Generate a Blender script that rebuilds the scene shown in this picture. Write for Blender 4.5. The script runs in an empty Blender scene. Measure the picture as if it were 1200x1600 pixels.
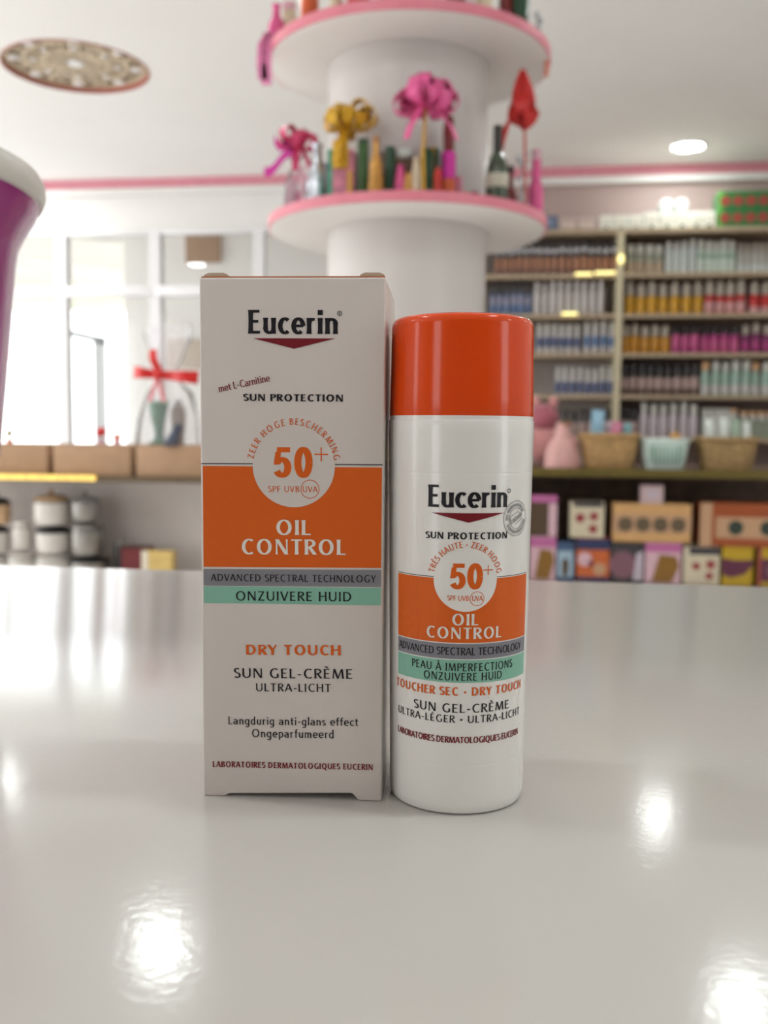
import bpy, bmesh, math, random
from mathutils import Vector, Matrix

random.seed(7)
S = bpy.context.scene
COL = S.collection
PI = math.pi
rad = math.radians

# ------------------------------------------------------------------ camera
F, PITCH, ROLL, YAW = 1500.0, 0.0858, 0.0083, rad(7.5)
TABLE = 1.0
EYE = Vector((0, 0, TABLE + 0.1007))
FW = Vector((-math.sin(YAW), math.cos(YAW), 0))          # heading, level
RT = Vector((math.cos(YAW), math.sin(YAW), 0))
UPZ = Vector((0, 0, 1))
cp, sp = math.cos(PITCH), math.sin(PITCH)
fwd = FW * cp - UPZ * sp
up0 = FW * sp + UPZ * cp
cr, sr = math.cos(ROLL), math.sin(ROLL)
rgt = RT * cr + up0 * sr
upv = up0 * cr - RT * sr
cam = bpy.data.cameras.new('camera')
co = bpy.data.objects.new('camera', cam)
COL.objects.link(co)
m3 = Matrix((rgt, upv, -fwd)).transposed()
co.matrix_world = Matrix.Translation(EYE) @ m3.to_4x4()
cam.sensor_fit = 'VERTICAL'
cam.sensor_height = 24
cam.sensor_width = 18
cam.lens = F / 1600 * 24
cam.clip_start = 0.01
cam.dof.use_dof = True
cam.dof.focus_distance = 0.252
cam.dof.aperture_fstop = cam.lens / 2.05
S.camera = co

# ------------------------------------------------------------------ world, daylight, exposure
S.view_settings.view_transform = 'Standard'
S.view_settings.look = 'None'
S.view_settings.gamma = 1
S.view_settings.use_curve_mapping = False
S.view_settings.exposure = 1.12
w = bpy.data.worlds.new('daylight')
S.world = w
w.use_nodes = True
bg = w.node_tree.nodes['Background']
bg.inputs[0].default_value = (0.96, 0.985, 1.0, 1)
bg.inputs[1].default_value = 1.8
LAMP_STRENGTH = 54.0
XL, XR, YF, YB, ZT = -4.6, 3.3, -3.0, 5.95, 2.655            # room limits
OPENF = ((-3.1, -2.0),)                      # unseen opening behind the camera, added and sized for light on the carton
OPENR = ((-1.1, -0.3),)                                  # unseen opening added opposite, to streak and brighten the bottle
OPENL = ((-1.3, -0.7), (0.3, 1.9), (2.2, 3.8), (4.1, 5.5))             # unseen tall side windows, added for daylight on ceiling and cap
for cx_, cy_, cz_, sx_, sz_, rz_ in [((a + b) / 2, YF - .12, 1.25, b - a, 2.3, 0) for a, b in OPENF] + [(XL - .12, (a + b) / 2, 1.25, b - a, 2.3, -90) for a, b in OPENL] + [(XR + .12, (a + b) / 2, 1.25, b - a, 2.3, 90) for a, b in OPENR]:
    l = bpy.data.lights.new('window_daylight', 'AREA')
    l.shape = 'RECTANGLE'
    l.size, l.size_y = sx_, sz_
    l.cycles.is_portal = True
    lo = bpy.data.objects.new('window_daylight', l)
    COL.objects.link(lo)
    lo.location = (cx_, cy_, cz_)
    lo.rotation_euler = (rad(90), 0, rad(rz_))

# ------------------------------------------------------------------ helpers
def ray(x, y):
    a, b = (x - 600) / F, (800 - y) / F
    return fwd + rgt * a + upv * b

def at(x, y, Y):
    """point of the room plane at depth Y seen at pixel (x, y)"""
    r = ray(x, y)
    return EYE + r * (Y / r.y)

def atz(x, y, z):
    r = ray(x, y)
    return EYE + r * ((z - EYE.z) / r.z)

def loc(x, y, z=0.0):
    """counter-top frame: x to the side, y ahead of the eye"""
    v = RT * x + FW * y
    return Vector((v.x, v.y, TABLE + z))

def lin(c):
    c = c / 255
    return c / 12.92 if c <= 0.04045 else ((c + 0.055) / 1.055) ** 2.4

MATS = {}
def mat(name, rgb, rough=0.5, metal=0.0, coat=0.0, noise=0.06, scale=30, bump=0.0, bscale=200, emit=0.0, spec=0.5, alpha=1.0, sheen=0.0):
    if name in MATS:
        return MATS[name]
    m = bpy.data.materials.new(name)
    m.use_nodes = True
    nt = m.node_tree
    b = nt.nodes['Principled BSDF']
    c = [lin(v) for v in rgb]
    b.inputs['Roughness'].default_value = rough
    b.inputs['Metallic'].default_value = metal
    b.inputs['Coat Weight'].default_value = coat
    b.inputs['Coat Roughness'].default_value = 0.05
    b.inputs['Specular IOR Level'].default_value = spec
    b.inputs['Alpha'].default_value = alpha
    b.inputs['Sheen Weight'].default_value = sheen
    tc = nt.nodes.new('ShaderNodeTexCoord')
    n = nt.nodes.new('ShaderNodeTexNoise')
    n.inputs['Scale'].default_value = scale
    n.inputs['Detail'].default_value = 3
    nt.links.new(tc.outputs['Object'], n.inputs['Vector'])
    r = nt.nodes.new('ShaderNodeValToRGB')
    r.color_ramp.elements[0].position = 0.3
    r.color_ramp.elements[1].position = 0.7
    r.color_ramp.elements[0].color = [v * (1 - noise) for v in c] + [1]
    r.color_ramp.elements[1].color = [min(1, v * (1 + noise)) for v in c] + [1]
    nt.links.new(n.outputs['Fac'], r.inputs['Fac'])
    nt.links.new(r.outputs['Color'], b.inputs['Base Color'])
    if bump:
        n2 = nt.nodes.new('ShaderNodeTexNoise')
        n2.inputs['Scale'].default_value = bscale
        nt.links.new(tc.outputs['Object'], n2.inputs['Vector'])
        bp = nt.nodes.new('ShaderNodeBump')
        bp.inputs['Strength'].default_value = bump
        bp.inputs['Distance'].default_value = 0.002
        nt.links.new(n2.outputs['Fac'], bp.inputs['Height'])
        nt.links.new(bp.outputs['Normal'], b.inputs['Normal'])
    if emit:
        b.inputs['Emission Color'].default_value = c + [1]
        b.inputs['Emission Strength'].default_value = emit
    MATS[name] = m
    return m

def glassy(name, tint=(1, 1, 1), gloss=1.4, rough=0.02, body=0.0, bodyrgb=(255, 255, 255)):
    """thin clear sheet: see-through, with a mirror film that grows towards grazing, and some body colour"""
    if name in MATS:
        return MATS[name]
    m = bpy.data.materials.new(name)
    m.use_nodes = True
    nt = m.node_tree
    nt.nodes.remove(nt.nodes['Principled BSDF'])
    out = nt.nodes['Material Output']
    t = nt.nodes.new('ShaderNodeBsdfTransparent')
    t.inputs[0].default_value = (*tint, 1)
    g = nt.nodes.new('ShaderNodeBsdfGlossy')
    g.inputs['Roughness'].default_value = rough
    fr = nt.nodes.new('ShaderNodeFresnel')
    fr.inputs['IOR'].default_value = gloss
    mx = nt.nodes.new('ShaderNodeMixShader')
    nt.links.new(fr.outputs[0], mx.inputs[0])
    last = t
    if body:
        d = nt.nodes.new('ShaderNodeBsdfDiffuse')
        d.inputs[0].default_value = [lin(v) for v in bodyrgb] + [1]
        m2 = nt.nodes.new('ShaderNodeMixShader')
        m2.inputs[0].default_value = body
        nt.links.new(t.outputs[0], m2.inputs[1])
        nt.links.new(d.outputs[0], m2.inputs[2])
        last = m2
    nt.links.new(last.outputs[0], mx.inputs[1])
    nt.links.new(g.outputs[0], mx.inputs[2])
    nt.links.new(mx.outputs[0], out.inputs[0])
    MATS[name] = m
    return m

def tag(o, label=None, cat=None, group=None, kind=None):
    if label: o['label'] = label
    if cat: o['category'] = cat
    if group: o['group'] = group
    if kind: o['kind'] = kind
    return o

def thing(name, p, label, cat, rz=0.0, group=None):
    o = bpy.data.objects.new(name, None)
    o.empty_display_size = 0.02
    COL.objects.link(o)
    o.location = p
    o.rotation_euler = (0, 0, rz)
    return tag(o, label, cat, group)

class MB:
    """collects shapes, links them as one mesh object"""
    def __init__(self):
        self.v, self.f, self.mi, self.cur = [], [], [], 0
    def add(self, vs, fs):
        k = len(self.v)
        self.v += [tuple(p) for p in vs]
        self.f += [tuple(i + k for i in f) for f in fs]
        self.mi += [self.cur] * len(fs)
        return self
    def box(self, x0, x1, y0, y1, z0, z1):
        vs = [(x, y, z) for z in (z0, z1) for y in (y0, y1) for x in (x0, x1)]
        return self.add(vs, [(0, 2, 3, 1), (4, 5, 7, 6), (0, 1, 5, 4), (2, 6, 7, 3), (0, 4, 6, 2), (1, 3, 7, 5)])
    def cbox(self, c, sx, sy, sz, rz=0, ry=0):
        M = Matrix.Translation(c) @ Matrix.Rotation(rz, 4, 'Z') @ Matrix.Rotation(ry, 4, 'Y')
        vs = [M @ Vector((x * sx / 2, y * sy / 2, z * sz / 2)) for z in (-1, 1) for y in (-1, 1) for x in (-1, 1)]
        return self.add(vs, [(0, 2, 3, 1), (4, 5, 7, 6), (0, 1, 5, 4), (2, 6, 7, 3), (0, 4, 6, 2), (1, 3, 7, 5)])
    def lathe(self, prof, n=32, c=(0, 0, 0), sy=1.0, M=None):
        """prof: (radius, z) from bottom to top; ends at radius 0 are closed by a point"""
        rows = []
        vs, fs = [], []
        for r, z in prof:
            if r <= 1e-7:
                rows.append([len(vs)])
                vs.append((c[0], c[1], c[2] + z))
            else:
                rows.append(list(range(len(vs), len(vs) + n)))
                for i in range(n):
                    a = 2 * PI * i / n
                    vs.append((c[0] + r * math.cos(a), c[1] + sy * r * math.sin(a), c[2] + z))
        for a, b in zip(rows, rows[1:]):
            for i in range(n):
                j = (i + 1) % n
                if len(a) == 1 and len(b) == 1: continue
                if len(a) == 1: fs.append((a[0], b[j], b[i]))
                elif len(b) == 1: fs.append((a[i], a[j], b[0]))
                else: fs.append((a[i], a[j], b[j], b[i]))
        if M is not None:
            vs = [M @ Vector(p) for p in vs]
        return self.add(vs, fs)
    def tube(self, pts, r, n=8):
        pts = [Vector(p) for p in pts]
        vs, fs = [], []
        for i, p in enumerate(pts):
            d = (pts[min(i + 1, len(pts) - 1)] - pts[max(i - 1, 0)]).normalized()
            a = d.orthogonal().normalized() if abs(d.z) > 0.95 else d.cross(UPZ).normalized()
            b = d.cross(a)
            rr = r[i] if isinstance(r, (list, tuple)) else r
            for k in range(n):
                t = 2 * PI * k / n
                vs.append(p + (a * math.cos(t) + b * math.sin(t)) * rr)
        for i in range(len(pts) - 1):
            for k in range(n):
                k2 = (k + 1) % n
                fs.append((i * n + k, i * n + k2, (i + 1) * n + k2, (i + 1) * n + k))
        fs.append(tuple(range(n))[::-1])
        fs.append(tuple((len(pts) - 1) * n + k for k in range(n)))
        return self.add(vs, fs)
    def loft(self, rings, cap=True):
        n = len(rings[0])
        vs = [p for r in rings for p in r]
        fs = []
        for i in range(len(rings) - 1):
            for k in range(n):
                k2 = (k + 1) % n
                fs.append((i * n + k, i * n + k2, (i + 1) * n + k2, (i + 1) * n + k))
        if cap:
            fs.append(tuple(range(n))[::-1])
            fs.append(tuple((len(rings) - 1) * n + k for k in range(n)))
        return self.add(vs, fs)
    def prism(self, poly, y0, y1):
        """outline in x, z pushed from y0 to y1"""
        n = len(poly)
        vs = [(x, y0, z) for x, z in poly] + [(x, y1, z) for x, z in poly]
        fs = [tuple(range(n)), tuple(range(2 * n - 1, n - 1, -1))]
        fs += [(i, i + n, (i + 1) % n + n, (i + 1) % n) for i in range(n)]
        return self.add(vs, fs)
    def mesh(self, name, mats, smooth=True, bevel=0.0, seg=2, angle=40, fix=True):
        me = bpy.data.meshes.new(name)
        me.from_pydata(self.v, [], self.f)
        if not isinstance(mats, (list, tuple)): mats = [mats]
        for m in mats: me.materials.append(m)
        for p, k in zip(me.polygons, self.mi): p.material_index = k
        bm = bmesh.new()
        bm.from_mesh(me)
        if fix: bmesh.ops.recalc_face_normals(bm, faces=bm.faces)
        if bevel:
            es = [e for e in bm.edges if len(e.link_faces) == 2 and e.calc_face_angle(0) > rad(35)]
            bmesh.ops.bevel(bm, geom=es, offset=bevel, segments=seg, affect='EDGES', profile=0.5, clamp_overlap=True)
        bm.to_mesh(me)
        bm.free()
        if smooth:
            me.shade_smooth()
            me.set_sharp_from_angle(angle=rad(angle))
        return me
    def build(self, name, mats, parent=None, label=None, **k):
        o = bpy.data.objects.new(name, self.mesh(name, mats, **k))
        COL.objects.link(o)
        if parent: o.parent = parent
        if label: o['label'] = label
        return o

def struct(o):
    o['kind'] = 'structure'
    return o

def copy_tree(o, parent=None):
    c = o.copy()
    COL.objects.link(c)
    if parent: c.parent = parent
    for ch in list(o.children):
        copy_tree(ch, c)
    return c

ORD = ['first', 'second', 'third', 'fourth', 'fifth', 'sixth', 'seventh', 'eighth', 'ninth', 'tenth', 'eleventh', 'twelfth',
       'thirteenth', 'fourteenth', 'fifteenth', 'sixteenth', 'seventeenth', 'eighteenth', 'nineteenth', 'twentieth']

# ------------------------------------------------------------------ materials
WALL = mat('white_paint', (232, 229, 226), 0.6, noise=0.02, scale=3)
CEIL = mat('ceiling_paint', (246, 244, 241), 0.7, noise=0.015, scale=2)
FRAME = mat('white_frame', (236, 234, 235), 0.35, noise=0.02)
PINK = mat('pink_trim', (222, 146, 158), 0.45, noise=0.04)
FLOOR = mat('floor_tile', (238, 233, 228), 0.25, noise=0.05, scale=2)
GLASS = glassy('window_glass', (0.97, 0.98, 0.98), 1.35)
GOLDTRIM = mat('gold_trim', (104, 90, 36), 0.4, 0.3, noise=0.2, scale=80, bump=0.4, bscale=120)
SHELF = mat('shelf_board', (176, 156, 130), 0.5, noise=0.06, scale=12)
SHELFBACK = mat('shelf_back', (196, 186, 180), 0.6, noise=0.03)
BROWNWOOD = mat('dark_wood', (104, 78, 60), 0.5, noise=0.25, scale=18)
POSTM = mat('post_laminate', (206, 195, 165), 0.4, noise=0.05)
BLACKP = mat('black_plastic', (22, 21, 23), 0.3)
WHITEP = mat('white_plastic', (228, 227, 226), 0.3, noise=0.02)

# ------------------------------------------------------------------ the room
struct(MB().box(XL, XR, YF, YB + 0.3, -0.1, 0).build('floor', FLOOR))
# ceiling with a round opening for the rosette
RC = atz(119, 106, ZT)
RR = 0.31
def ceiling():
    m = MB()
    n = 64
    ring = [(RC.x + RR * math.cos(2 * PI * i / n), RC.y + RR * math.sin(2 * PI * i / n)) for i in range(n)]
    x0, x1, y0, y1 = RC.x - 1, RC.x + 1, RC.y - 1, RC.y + 1
    out = []
    for i in range(n):
        a = 2 * PI * i / n
        c, s = math.cos(a), math.sin(a)
        k = 1 / max(abs(c), abs(s))
        out.append((RC.x + c * k, RC.y + s * k))
    vs = [(x, y, ZT) for x, y in ring] + [(x, y, ZT) for x, y in out]
    m.add(vs, [((i + 1) % n, i, n + i, n + (i + 1) % n) for i in range(n)])
    for a, b, c, d in ((XL, x0, YF, YB + .3), (x1, XR, YF, YB + .3), (x0, x1, YF, y0), (x0, x1, y1, YB + .3)):
        m.add([(a, c, ZT), (b, c, ZT), (b, d, ZT), (a, d, ZT)], [(3, 2, 1, 0)])
    m.box(XL, XR, YF, YB + .3, ZT + 0.12, ZT + 0.16)
    return m.build('ceiling', CEIL, smooth=False, fix=False)
struct(ceiling())
GX0, GX1 = -4.4, -1.02                                   # glazed part of the back wall
wb = MB()
wb.box(XL, GX0, YB, YB + .15, 0, ZT)
wb.box(GX0, GX1, YB, YB + .15, 2.345, ZT)
wb.box(GX0, GX1, YB, YB + .15, 0, 0.30)
wb.cur = 1
wb.box(GX1, XR, YB, YB + .15, 0, ZT)
struct(wb.build('wall_back', [WALL, mat('dimmed_rose_paint', (176, 154, 148), 0.6, noise=0.03, scale=3)], smooth=False))  # pinkish wall, with the dimness above the shelves put into its colour
wl = MB()
e = YF
for a, b in OPENL:
    wl.box(XL - .1, XL, e, a, 0, ZT); wl.box(XL - .1, XL, a, b, 0, 0.1); wl.box(XL - .1, XL, a, b, 2.4, ZT)
    e = b
wl.box(XL - .1, XL, e, YB + .15, 0, ZT)
struct(wl.build('wall_left', WALL, smooth=False))
wr = MB()
e = YF
for a, b in OPENR:
    wr.box(XR, XR + .1, e, a, 0, ZT); wr.box(XR, XR + .1, a, b, 0, 0.1); wr.box(XR, XR + .1, a, b, 2.4, ZT)
    e = b
wr.box(XR, XR + .1, e, YB + .15, 0, ZT)
struct(wr.build('wall_right', WALL, smooth=False))
wf = MB()
e = XL
for a, b in OPENF:
    wf.box(e, a, YF - .1, YF, 0, ZT); wf.box(a, b, YF - .1, YF, 0, 0.1); wf.box(a, b, YF - .1, YF, 2.4, ZT)
    e = b
wf.box(e, XR, YF - .1, YF, 0, ZT)
struct(wf.build('wall_front', mat('taupe_paint', (150, 140, 134), 0.6, noise=0.05), smooth=False))  # unseen wall, painted dark to cut the light on the carton front
# pink cornice strip where the wall meets the ceiling
struct(MB().box(XL, XR, YB - .03, YB, ZT - 0.062, ZT).build('trim_1', PINK, smooth=False))
struct(MB().box(XL, XR, YB - .05, YB, ZT - 0.10, ZT - 0.062).build('trim_2', WALL, smooth=False))
struct(MB().box(XL, XL + .03, YF, YB - .05, ZT - 0.062, ZT).build('trim_3', PINK, smooth=False))

# glazing: one window between two uprights each, every pane its own part
def gx(px): return at(px, 400, YB).x
ups = [GX0, gx(-110), gx(95), gx(242), gx(404), GX1]
z_tr = at(160, 456, YB).z
for k in range(len(ups) - 1):
    a, b = ups[k], ups[k + 1]
    fr = MB()
    ha = 0.0 if k == 0 else 0.026
    fr.box(a, a + 0.028 + (0.012 if k else 0), YB - .02, YB + .06, 0.30, 2.345)
    fr.box(b - 0.03, b, YB - .02, YB + .06, 0.30, 2.345)
    fr.box(a + .001, b - .001, YB - .016, YB + .055, 0.302, 0.36)
    fr.box(a + .001, b - .001, YB - .016, YB + .055, 2.315, 2.343)
    fr.box(a, b, YB - .03, YB + .06, z_tr - .032, z_tr + .032)
    wo = struct(fr.build('window_%d' % (k + 1), FRAME, bevel=0.004))
    MB().box(a + .03, b - .03, YB + .02, YB + .026, z_tr + .03, 2.32).build('pane', GLASS, wo, smooth=False)
    MB().box(a + .03, b - .03, YB + .02, YB + .026, 0.35, z_tr - .03).build('pane', GLASS, wo, smooth=False)

# outside: covered passage behind the glass, its ceiling, far wall and posts, the ground
PAVE = mat('pavement', (205, 200, 194), 0.8, noise=0.08, scale=1.5)
struct(MB().box(-30, 6, YB + .3, 40, -.2, -.02).build('ground_outside', PAVE, smooth=False))
struct(MB().box(-13, 2.5, YB + .16, 13.4, 2.78, 2.9).build('ceiling_passage', mat('passage_ceiling', (242, 238, 234), 0.7, noise=0.02), smooth=False))
bm_ = MB()
for k, (xa, ya, xb, yb) in enumerate(((-5.0, 6.3, -2.6, 8.6), (-7.2, 6.3, -3.2, 11.6))):
    d = Vector((xb - xa, yb - ya, 0)); L = d.length; a = math.atan2(d.y, d.x)
    bb = MB().cbox(Vector(((xa + xb) / 2, (ya + yb) / 2, 2.70)), L, 0.35, 0.16, rz=a)
    struct(bb.build('trim_%d' % (4 + k), CEIL, smooth=False))
xw = at(196, 560, 7.6).x
struct(MB().box(xw, 2.5, 7.6, 7.72, -.02, 2.78).build('wall_passage', mat('passage_wall', (244, 240, 236), 0.7, noise=0.02), smooth=False))
pp = MB()
p0 = at(150, 540, 9.8)
pp.box(p0.x - .03, p0.x + .07, 9.8, 9.9, -.02, at(150, 530, 9.8).z)
pl = at(96, 512, 9.8)
pp.box(pl.x - .03, pl.x + .04, 9.8, 9.9, -.02, at(96, 518, 9.8).z)
pp.add([(pl.x, 9.8, at(96, 522, 9.8).z), (p0.x + .07, 9.8, at(152, 538, 9.8).z), (p0.x + .07, 9.8, at(152, 526, 9.8).z), (pl.x, 9.8, at(96, 512, 9.8).z),
        (pl.x, 9.9, at(96, 522, 9.8).z), (p0.x + .07, 9.9, at(152, 538, 9.8).z), (p0.x + .07, 9.9, at(152, 526, 9.8).z), (pl.x, 9.9, at(96, 512, 9.8).z)],
       [(0, 1, 2, 3), (7, 6, 5, 4), (0, 4, 5, 1), (3, 2, 6, 7), (0, 3, 7, 4), (1, 5, 6, 2)])
struct(pp.build('door_1', mat('grey_frame', (158, 160, 160), 0.5), smooth=False))
# brown panel and beige notice on the passage wall
a, b = at(289, 366, 7.55), at(343, 409, 7.55)
o = MB().box(a.x, b.x, 7.55, 7.599, b.z, a.z).build('wall_panel', mat('brown_board', (168, 136, 108), 0.6, noise=0.05), bevel=.004)
tag(o, 'plain brown square panel hung high on the passage wall behind the glass', 'wall panel')
a, b = at(262, 530, 7.55), at(345, 575, 7.55)
o = MB().box(a.x, b.x, 7.55, 7.599, b.z, a.z).build('notice_board', mat('beige_board', (205, 190, 176), 0.7, noise=0.05), bevel=.004)
tag(o, 'wide beige board low on the passage wall behind the wrapped gift', 'board')
# lawn beyond the passage
struct(MB().box(-30, -6.2, 12.5, 40, -.019, 0.25).build('lawn', mat('grass', (176, 182, 130), 0.9, noise=0.3, scale=3), smooth=False))

# ------------------------------------------------------------------ ceiling lamps
LAMP = mat('lamp_diffuser', (245, 252, 250), 0.4, emit=LAMP_STRENGTH, noise=0)
RING = mat('lamp_ring', (238, 238, 236), 0.35, noise=0)
def lamp(x, y, label, z=ZT, r=0.075, proto=[None]):
    if proto[0] is None:
        t = thing('ceiling_light', (x, y, z), label, 'ceiling light', group='round ceiling lights')
        MB().lathe([(r, -.001), (r + .002, -.004), (r + .008, -.012), (r + .016, -.010), (r + .018, -.0005), (r, -.0005)], 48).build('lamp_ring', RING, t)
        MB().lathe([(0, -.0085), (r * .6, -.0085), (r, -.007), (r, -.002), (0, -.002)], 48).build('diffuser', LAMP, t, label='glowing white diffuser')
        proto[0] = t
    else:
        t = copy_tree(proto[0])
        t.location = (x, y, z)
        t['label'] = label
    return t
lp = atz(1068, 243, ZT)
lamp(lp.x - .01, lp.y - .20, 'round white ceiling light above the shelves of bottles, just under the pink strip')
zm = 2 * TABLE - ZT
q = atz(262, 1465, zm); lamp(q.x, q.y, 'round ceiling light mirrored on the counter in front of the carton')
q = atz(1190, 1545, zm); lamp(q.x, q.y, 'round ceiling light mirrored at the corner of the counter nearest the eye')
q = atz(15, 1112, zm); lamp(q.x, q.y, 'round ceiling light near the glazing, mirrored at the purple tub')
for x, y, t_ in ((-3.0, 2.95, 'over the side aisle'), (2.6, 5.45, 'over the shelf corner'), (2.6, 2.95, 'over the shelf aisle'),
                 (-1.134, 0.35, 'overhead behind the carton'), (0.768, 0.35, 'overhead behind the bottle'), (-3.0, 0.35, 'by the side wall'),
                 (2.6, 0.35, 'by the bare wall')):
    lamp(x, y, 'added unseen ceiling light ' + t_)  # unseen lamps, added to carry the grid on and give light
q = atz(150, 355, 2.77); lamp(q.x, q.y, 'round ceiling light of the passage, seen through the upper glass', z=2.78)
q = atz(300, 442, 2.77); lamp(q.x, q.y, 'round ceiling light deep in the passage, seen above the carton corner', z=2.78)

# ------------------------------------------------------------------ ceiling rosette (pierced wooden disc set in a red rimmed recess)
t = thing('ceiling_rosette', RC, 'round pierced wooden rosette with red rim set into the ceiling', 'ceiling rosette')
REDRIM = mat('red_rim', (172, 92, 80), 0.5, noise=0.05)
TAN = mat('rosette_wood', (208, 190, 164), 0.55, noise=0.12, scale=15)
MB().lathe([(RR, -.004), (RR, .062), (RR - .004, .062), (RR - .004, -.004), (RR, -.004)], 64).build('rim', REDRIM, t, label='red rim')
MB().lathe([(0, .040), (RR - .004, .040), (RR - .004, .050), (0, .050)], 64).build('backing', mat('rosette_backing', (200, 192, 184), 0.7), t)
lat = MB()
def ring_bar(r, w):
    lat.lathe([(r - w, .018), (r + w, .018), (r + w, .028), (r - w, .028), (r - w, .018)], 64)
for r_, w_ in ((.060, .012), (.135, .010), (.215, .010), (.292, .013)): ring_bar(r_, w_)
for i in range(16):
    a = 2 * PI * i / 16
    for r_, ln, wd in ((.098, .038, .013), (.176, .042, .02), (.254, .04, .026)):
        for s in (-1, 1):
            aa = a + s * (wd / r_) * .8
            p = Vector((r_ * math.cos(aa), r_ * math.sin(aa), .023))
            lat.cbox(p, ln * 2.05, .011, .011, rz=a + s * .30)
lat.build('lattice', TAN, t, smooth=False, label='tan wooden lattice')
MB().lathe([(0, .010), (.030, .012), (.036, .018), (0, .020)], 32).build('white_boss', FRAME, t, label='white boss')
for i in range(8):
    a = 2 * PI * (i + .5) / 8
    for r_, s_ in ((.255, .024), (.175, .014)):
        MB().lathe([(0, .011), (s_ * .8, .013), (s_, .017), (0, .018)], 16, c=(r_ * math.cos(a), r_ * math.sin(a), 0)).build('white_boss', FRAME, t, label='white boss')

# ------------------------------------------------------------------ counter
def counter_mat():
    m = mat('white_lacquer', (199, 195, 190), 0.07, noise=0.012, scale=6, bump=0.0)
    nt = m.node_tree
    b = nt.nodes['Principled BSDF']
    tc = nt.nodes.new('ShaderNodeTexCoord')
    n2 = nt.nodes.new('ShaderNodeTexNoise')
    n2.inputs['Scale'].default_value = 420
    n2.inputs['Detail'].default_value = 4
    nt.links.new(tc.outputs['Object'], n2.inputs['Vector'])
    bp = nt.nodes.new('ShaderNodeBump')
    bp.inputs['Strength'].default_value = 0.10
    bp.inputs['Distance'].default_value = 0.0004
    nt.links.new(n2.outputs['Fac'], bp.inputs['Height'])
    nt.links.new(bp.outputs['Normal'], b.inputs['Normal'])
    b.inputs['Roughness'].default_value = 0.135
    b.inputs['Specular IOR Level'].default_value = 0.21
    return m
t = thing('counter', (0, 0, 0), 'glossy white shop counter carrying the carton and the bottle', 'counter')
MB().box(-1.5, 1.3, -.35, 0.652, TABLE - .04, TABLE).build('worktop', counter_mat(), t, bevel=.0025)
MB().box(-1.45, 1.25, -.3, 0.60, 0.08, TABLE - .04).build('base', WHITEP, t, smooth=False)
MB().box(-1.42, 1.22, -.25, 0.56, 0, 0.08).build('plinth', mat('grey_plinth', (120, 118, 116), .5), t, smooth=False)

# ------------------------------------------------------------------ printed letters: a humanist alphabet with thick stems and thin bars
def strip(pts, ws):
    out = []
    n = len(pts)
    L, R = [], []
    for i in range(n):
        a, b = pts[max(i - 1, 0)], pts[min(i + 1, n - 1)]
        dx, dy = b[0] - a[0], b[1] - a[1]
        d = math.hypot(dx, dy) or 1
        nx, ny = -dy / d, dx / d
        h = ws[i] / 2
        L.append((pts[i][0] + nx * h, pts[i][1] + ny * h))
        R.append((pts[i][0] - nx * h, pts[i][1] - ny * h))
    for i in range(n - 1):
        out.append([R[i], R[i + 1], L[i + 1], L[i]])
    return out
class G:
    def __init__(s, T, t): s.T, s.t, s.q = T, t, []
    def V(s, x, y0, y1, w=None):
        w = w or s.T
        k = [0, .08, .3, .5, .7, .92, 1]; f = [1.22, 1.06, .97, .95, .97, 1.06, 1.22]
        s.q += strip([(x, y0 + (y1 - y0) * a) for a in k], [w * b for b in f]); return s
    def H(s, x0, x1, y, w=None):
        w = w or s.t
        n = max(2, int((x1 - x0) / .12) + 1)
        s.q += strip([(x0 + (x1 - x0) * i / n, y) for i in range(n + 1)], [w * (1.0 + .0 * i) for i in range(n + 1)]); return s
    def D(s, x0, y0, x1, y1, w=None):
        w = w or s.T
        hw = w / 2 * math.hypot(x1 - x0, y1 - y0) / abs(y1 - y0)
        n = 5
        P = [(x0 + (x1 - x0) * i / n, y0 + (y1 - y0) * i / n) for i in range(n + 1)]
        for i in range(n):
            (ax, ay), (bx, by) = P[i], P[i + 1]
            s.q.append([(ax - hw, ay), (ax + hw, ay), (bx + hw, by), (bx - hw, by)])
        return s
    def A(s, cx, cy, rx, ry, a0, a1, T=None, t=None):
        T = T or s.T; t = t or s.t
        n = max(3, int(abs(a1 - a0) / 10) + 1)
        pts, ws = [], []
        for i in range(n + 1):
            a = rad(a0 + (a1 - a0) * i / n)
            pts.append((cx + rx * math.cos(a), cy + ry * math.sin(a)))
            tx, ty = -rx * math.sin(a), ry * math.cos(a)
            ws.append(t + (T - t) * (abs(ty) / (math.hypot(tx, ty) or 1)) ** 1.4)
        s.q += strip(pts, ws); return s
    def dot(s, cx, cy, r):
        n = 12
        p = [(cx + r * math.cos(2 * PI * i / n), cy + r * math.sin(2 * PI * i / n)) for i in range(n)]
        for i in range(1, n - 2, 2): s.q.append([p[0], p[i], p[i + 1], p[i + 2] if i + 2 < n else p[0]])
        return s
XH = .67
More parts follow.
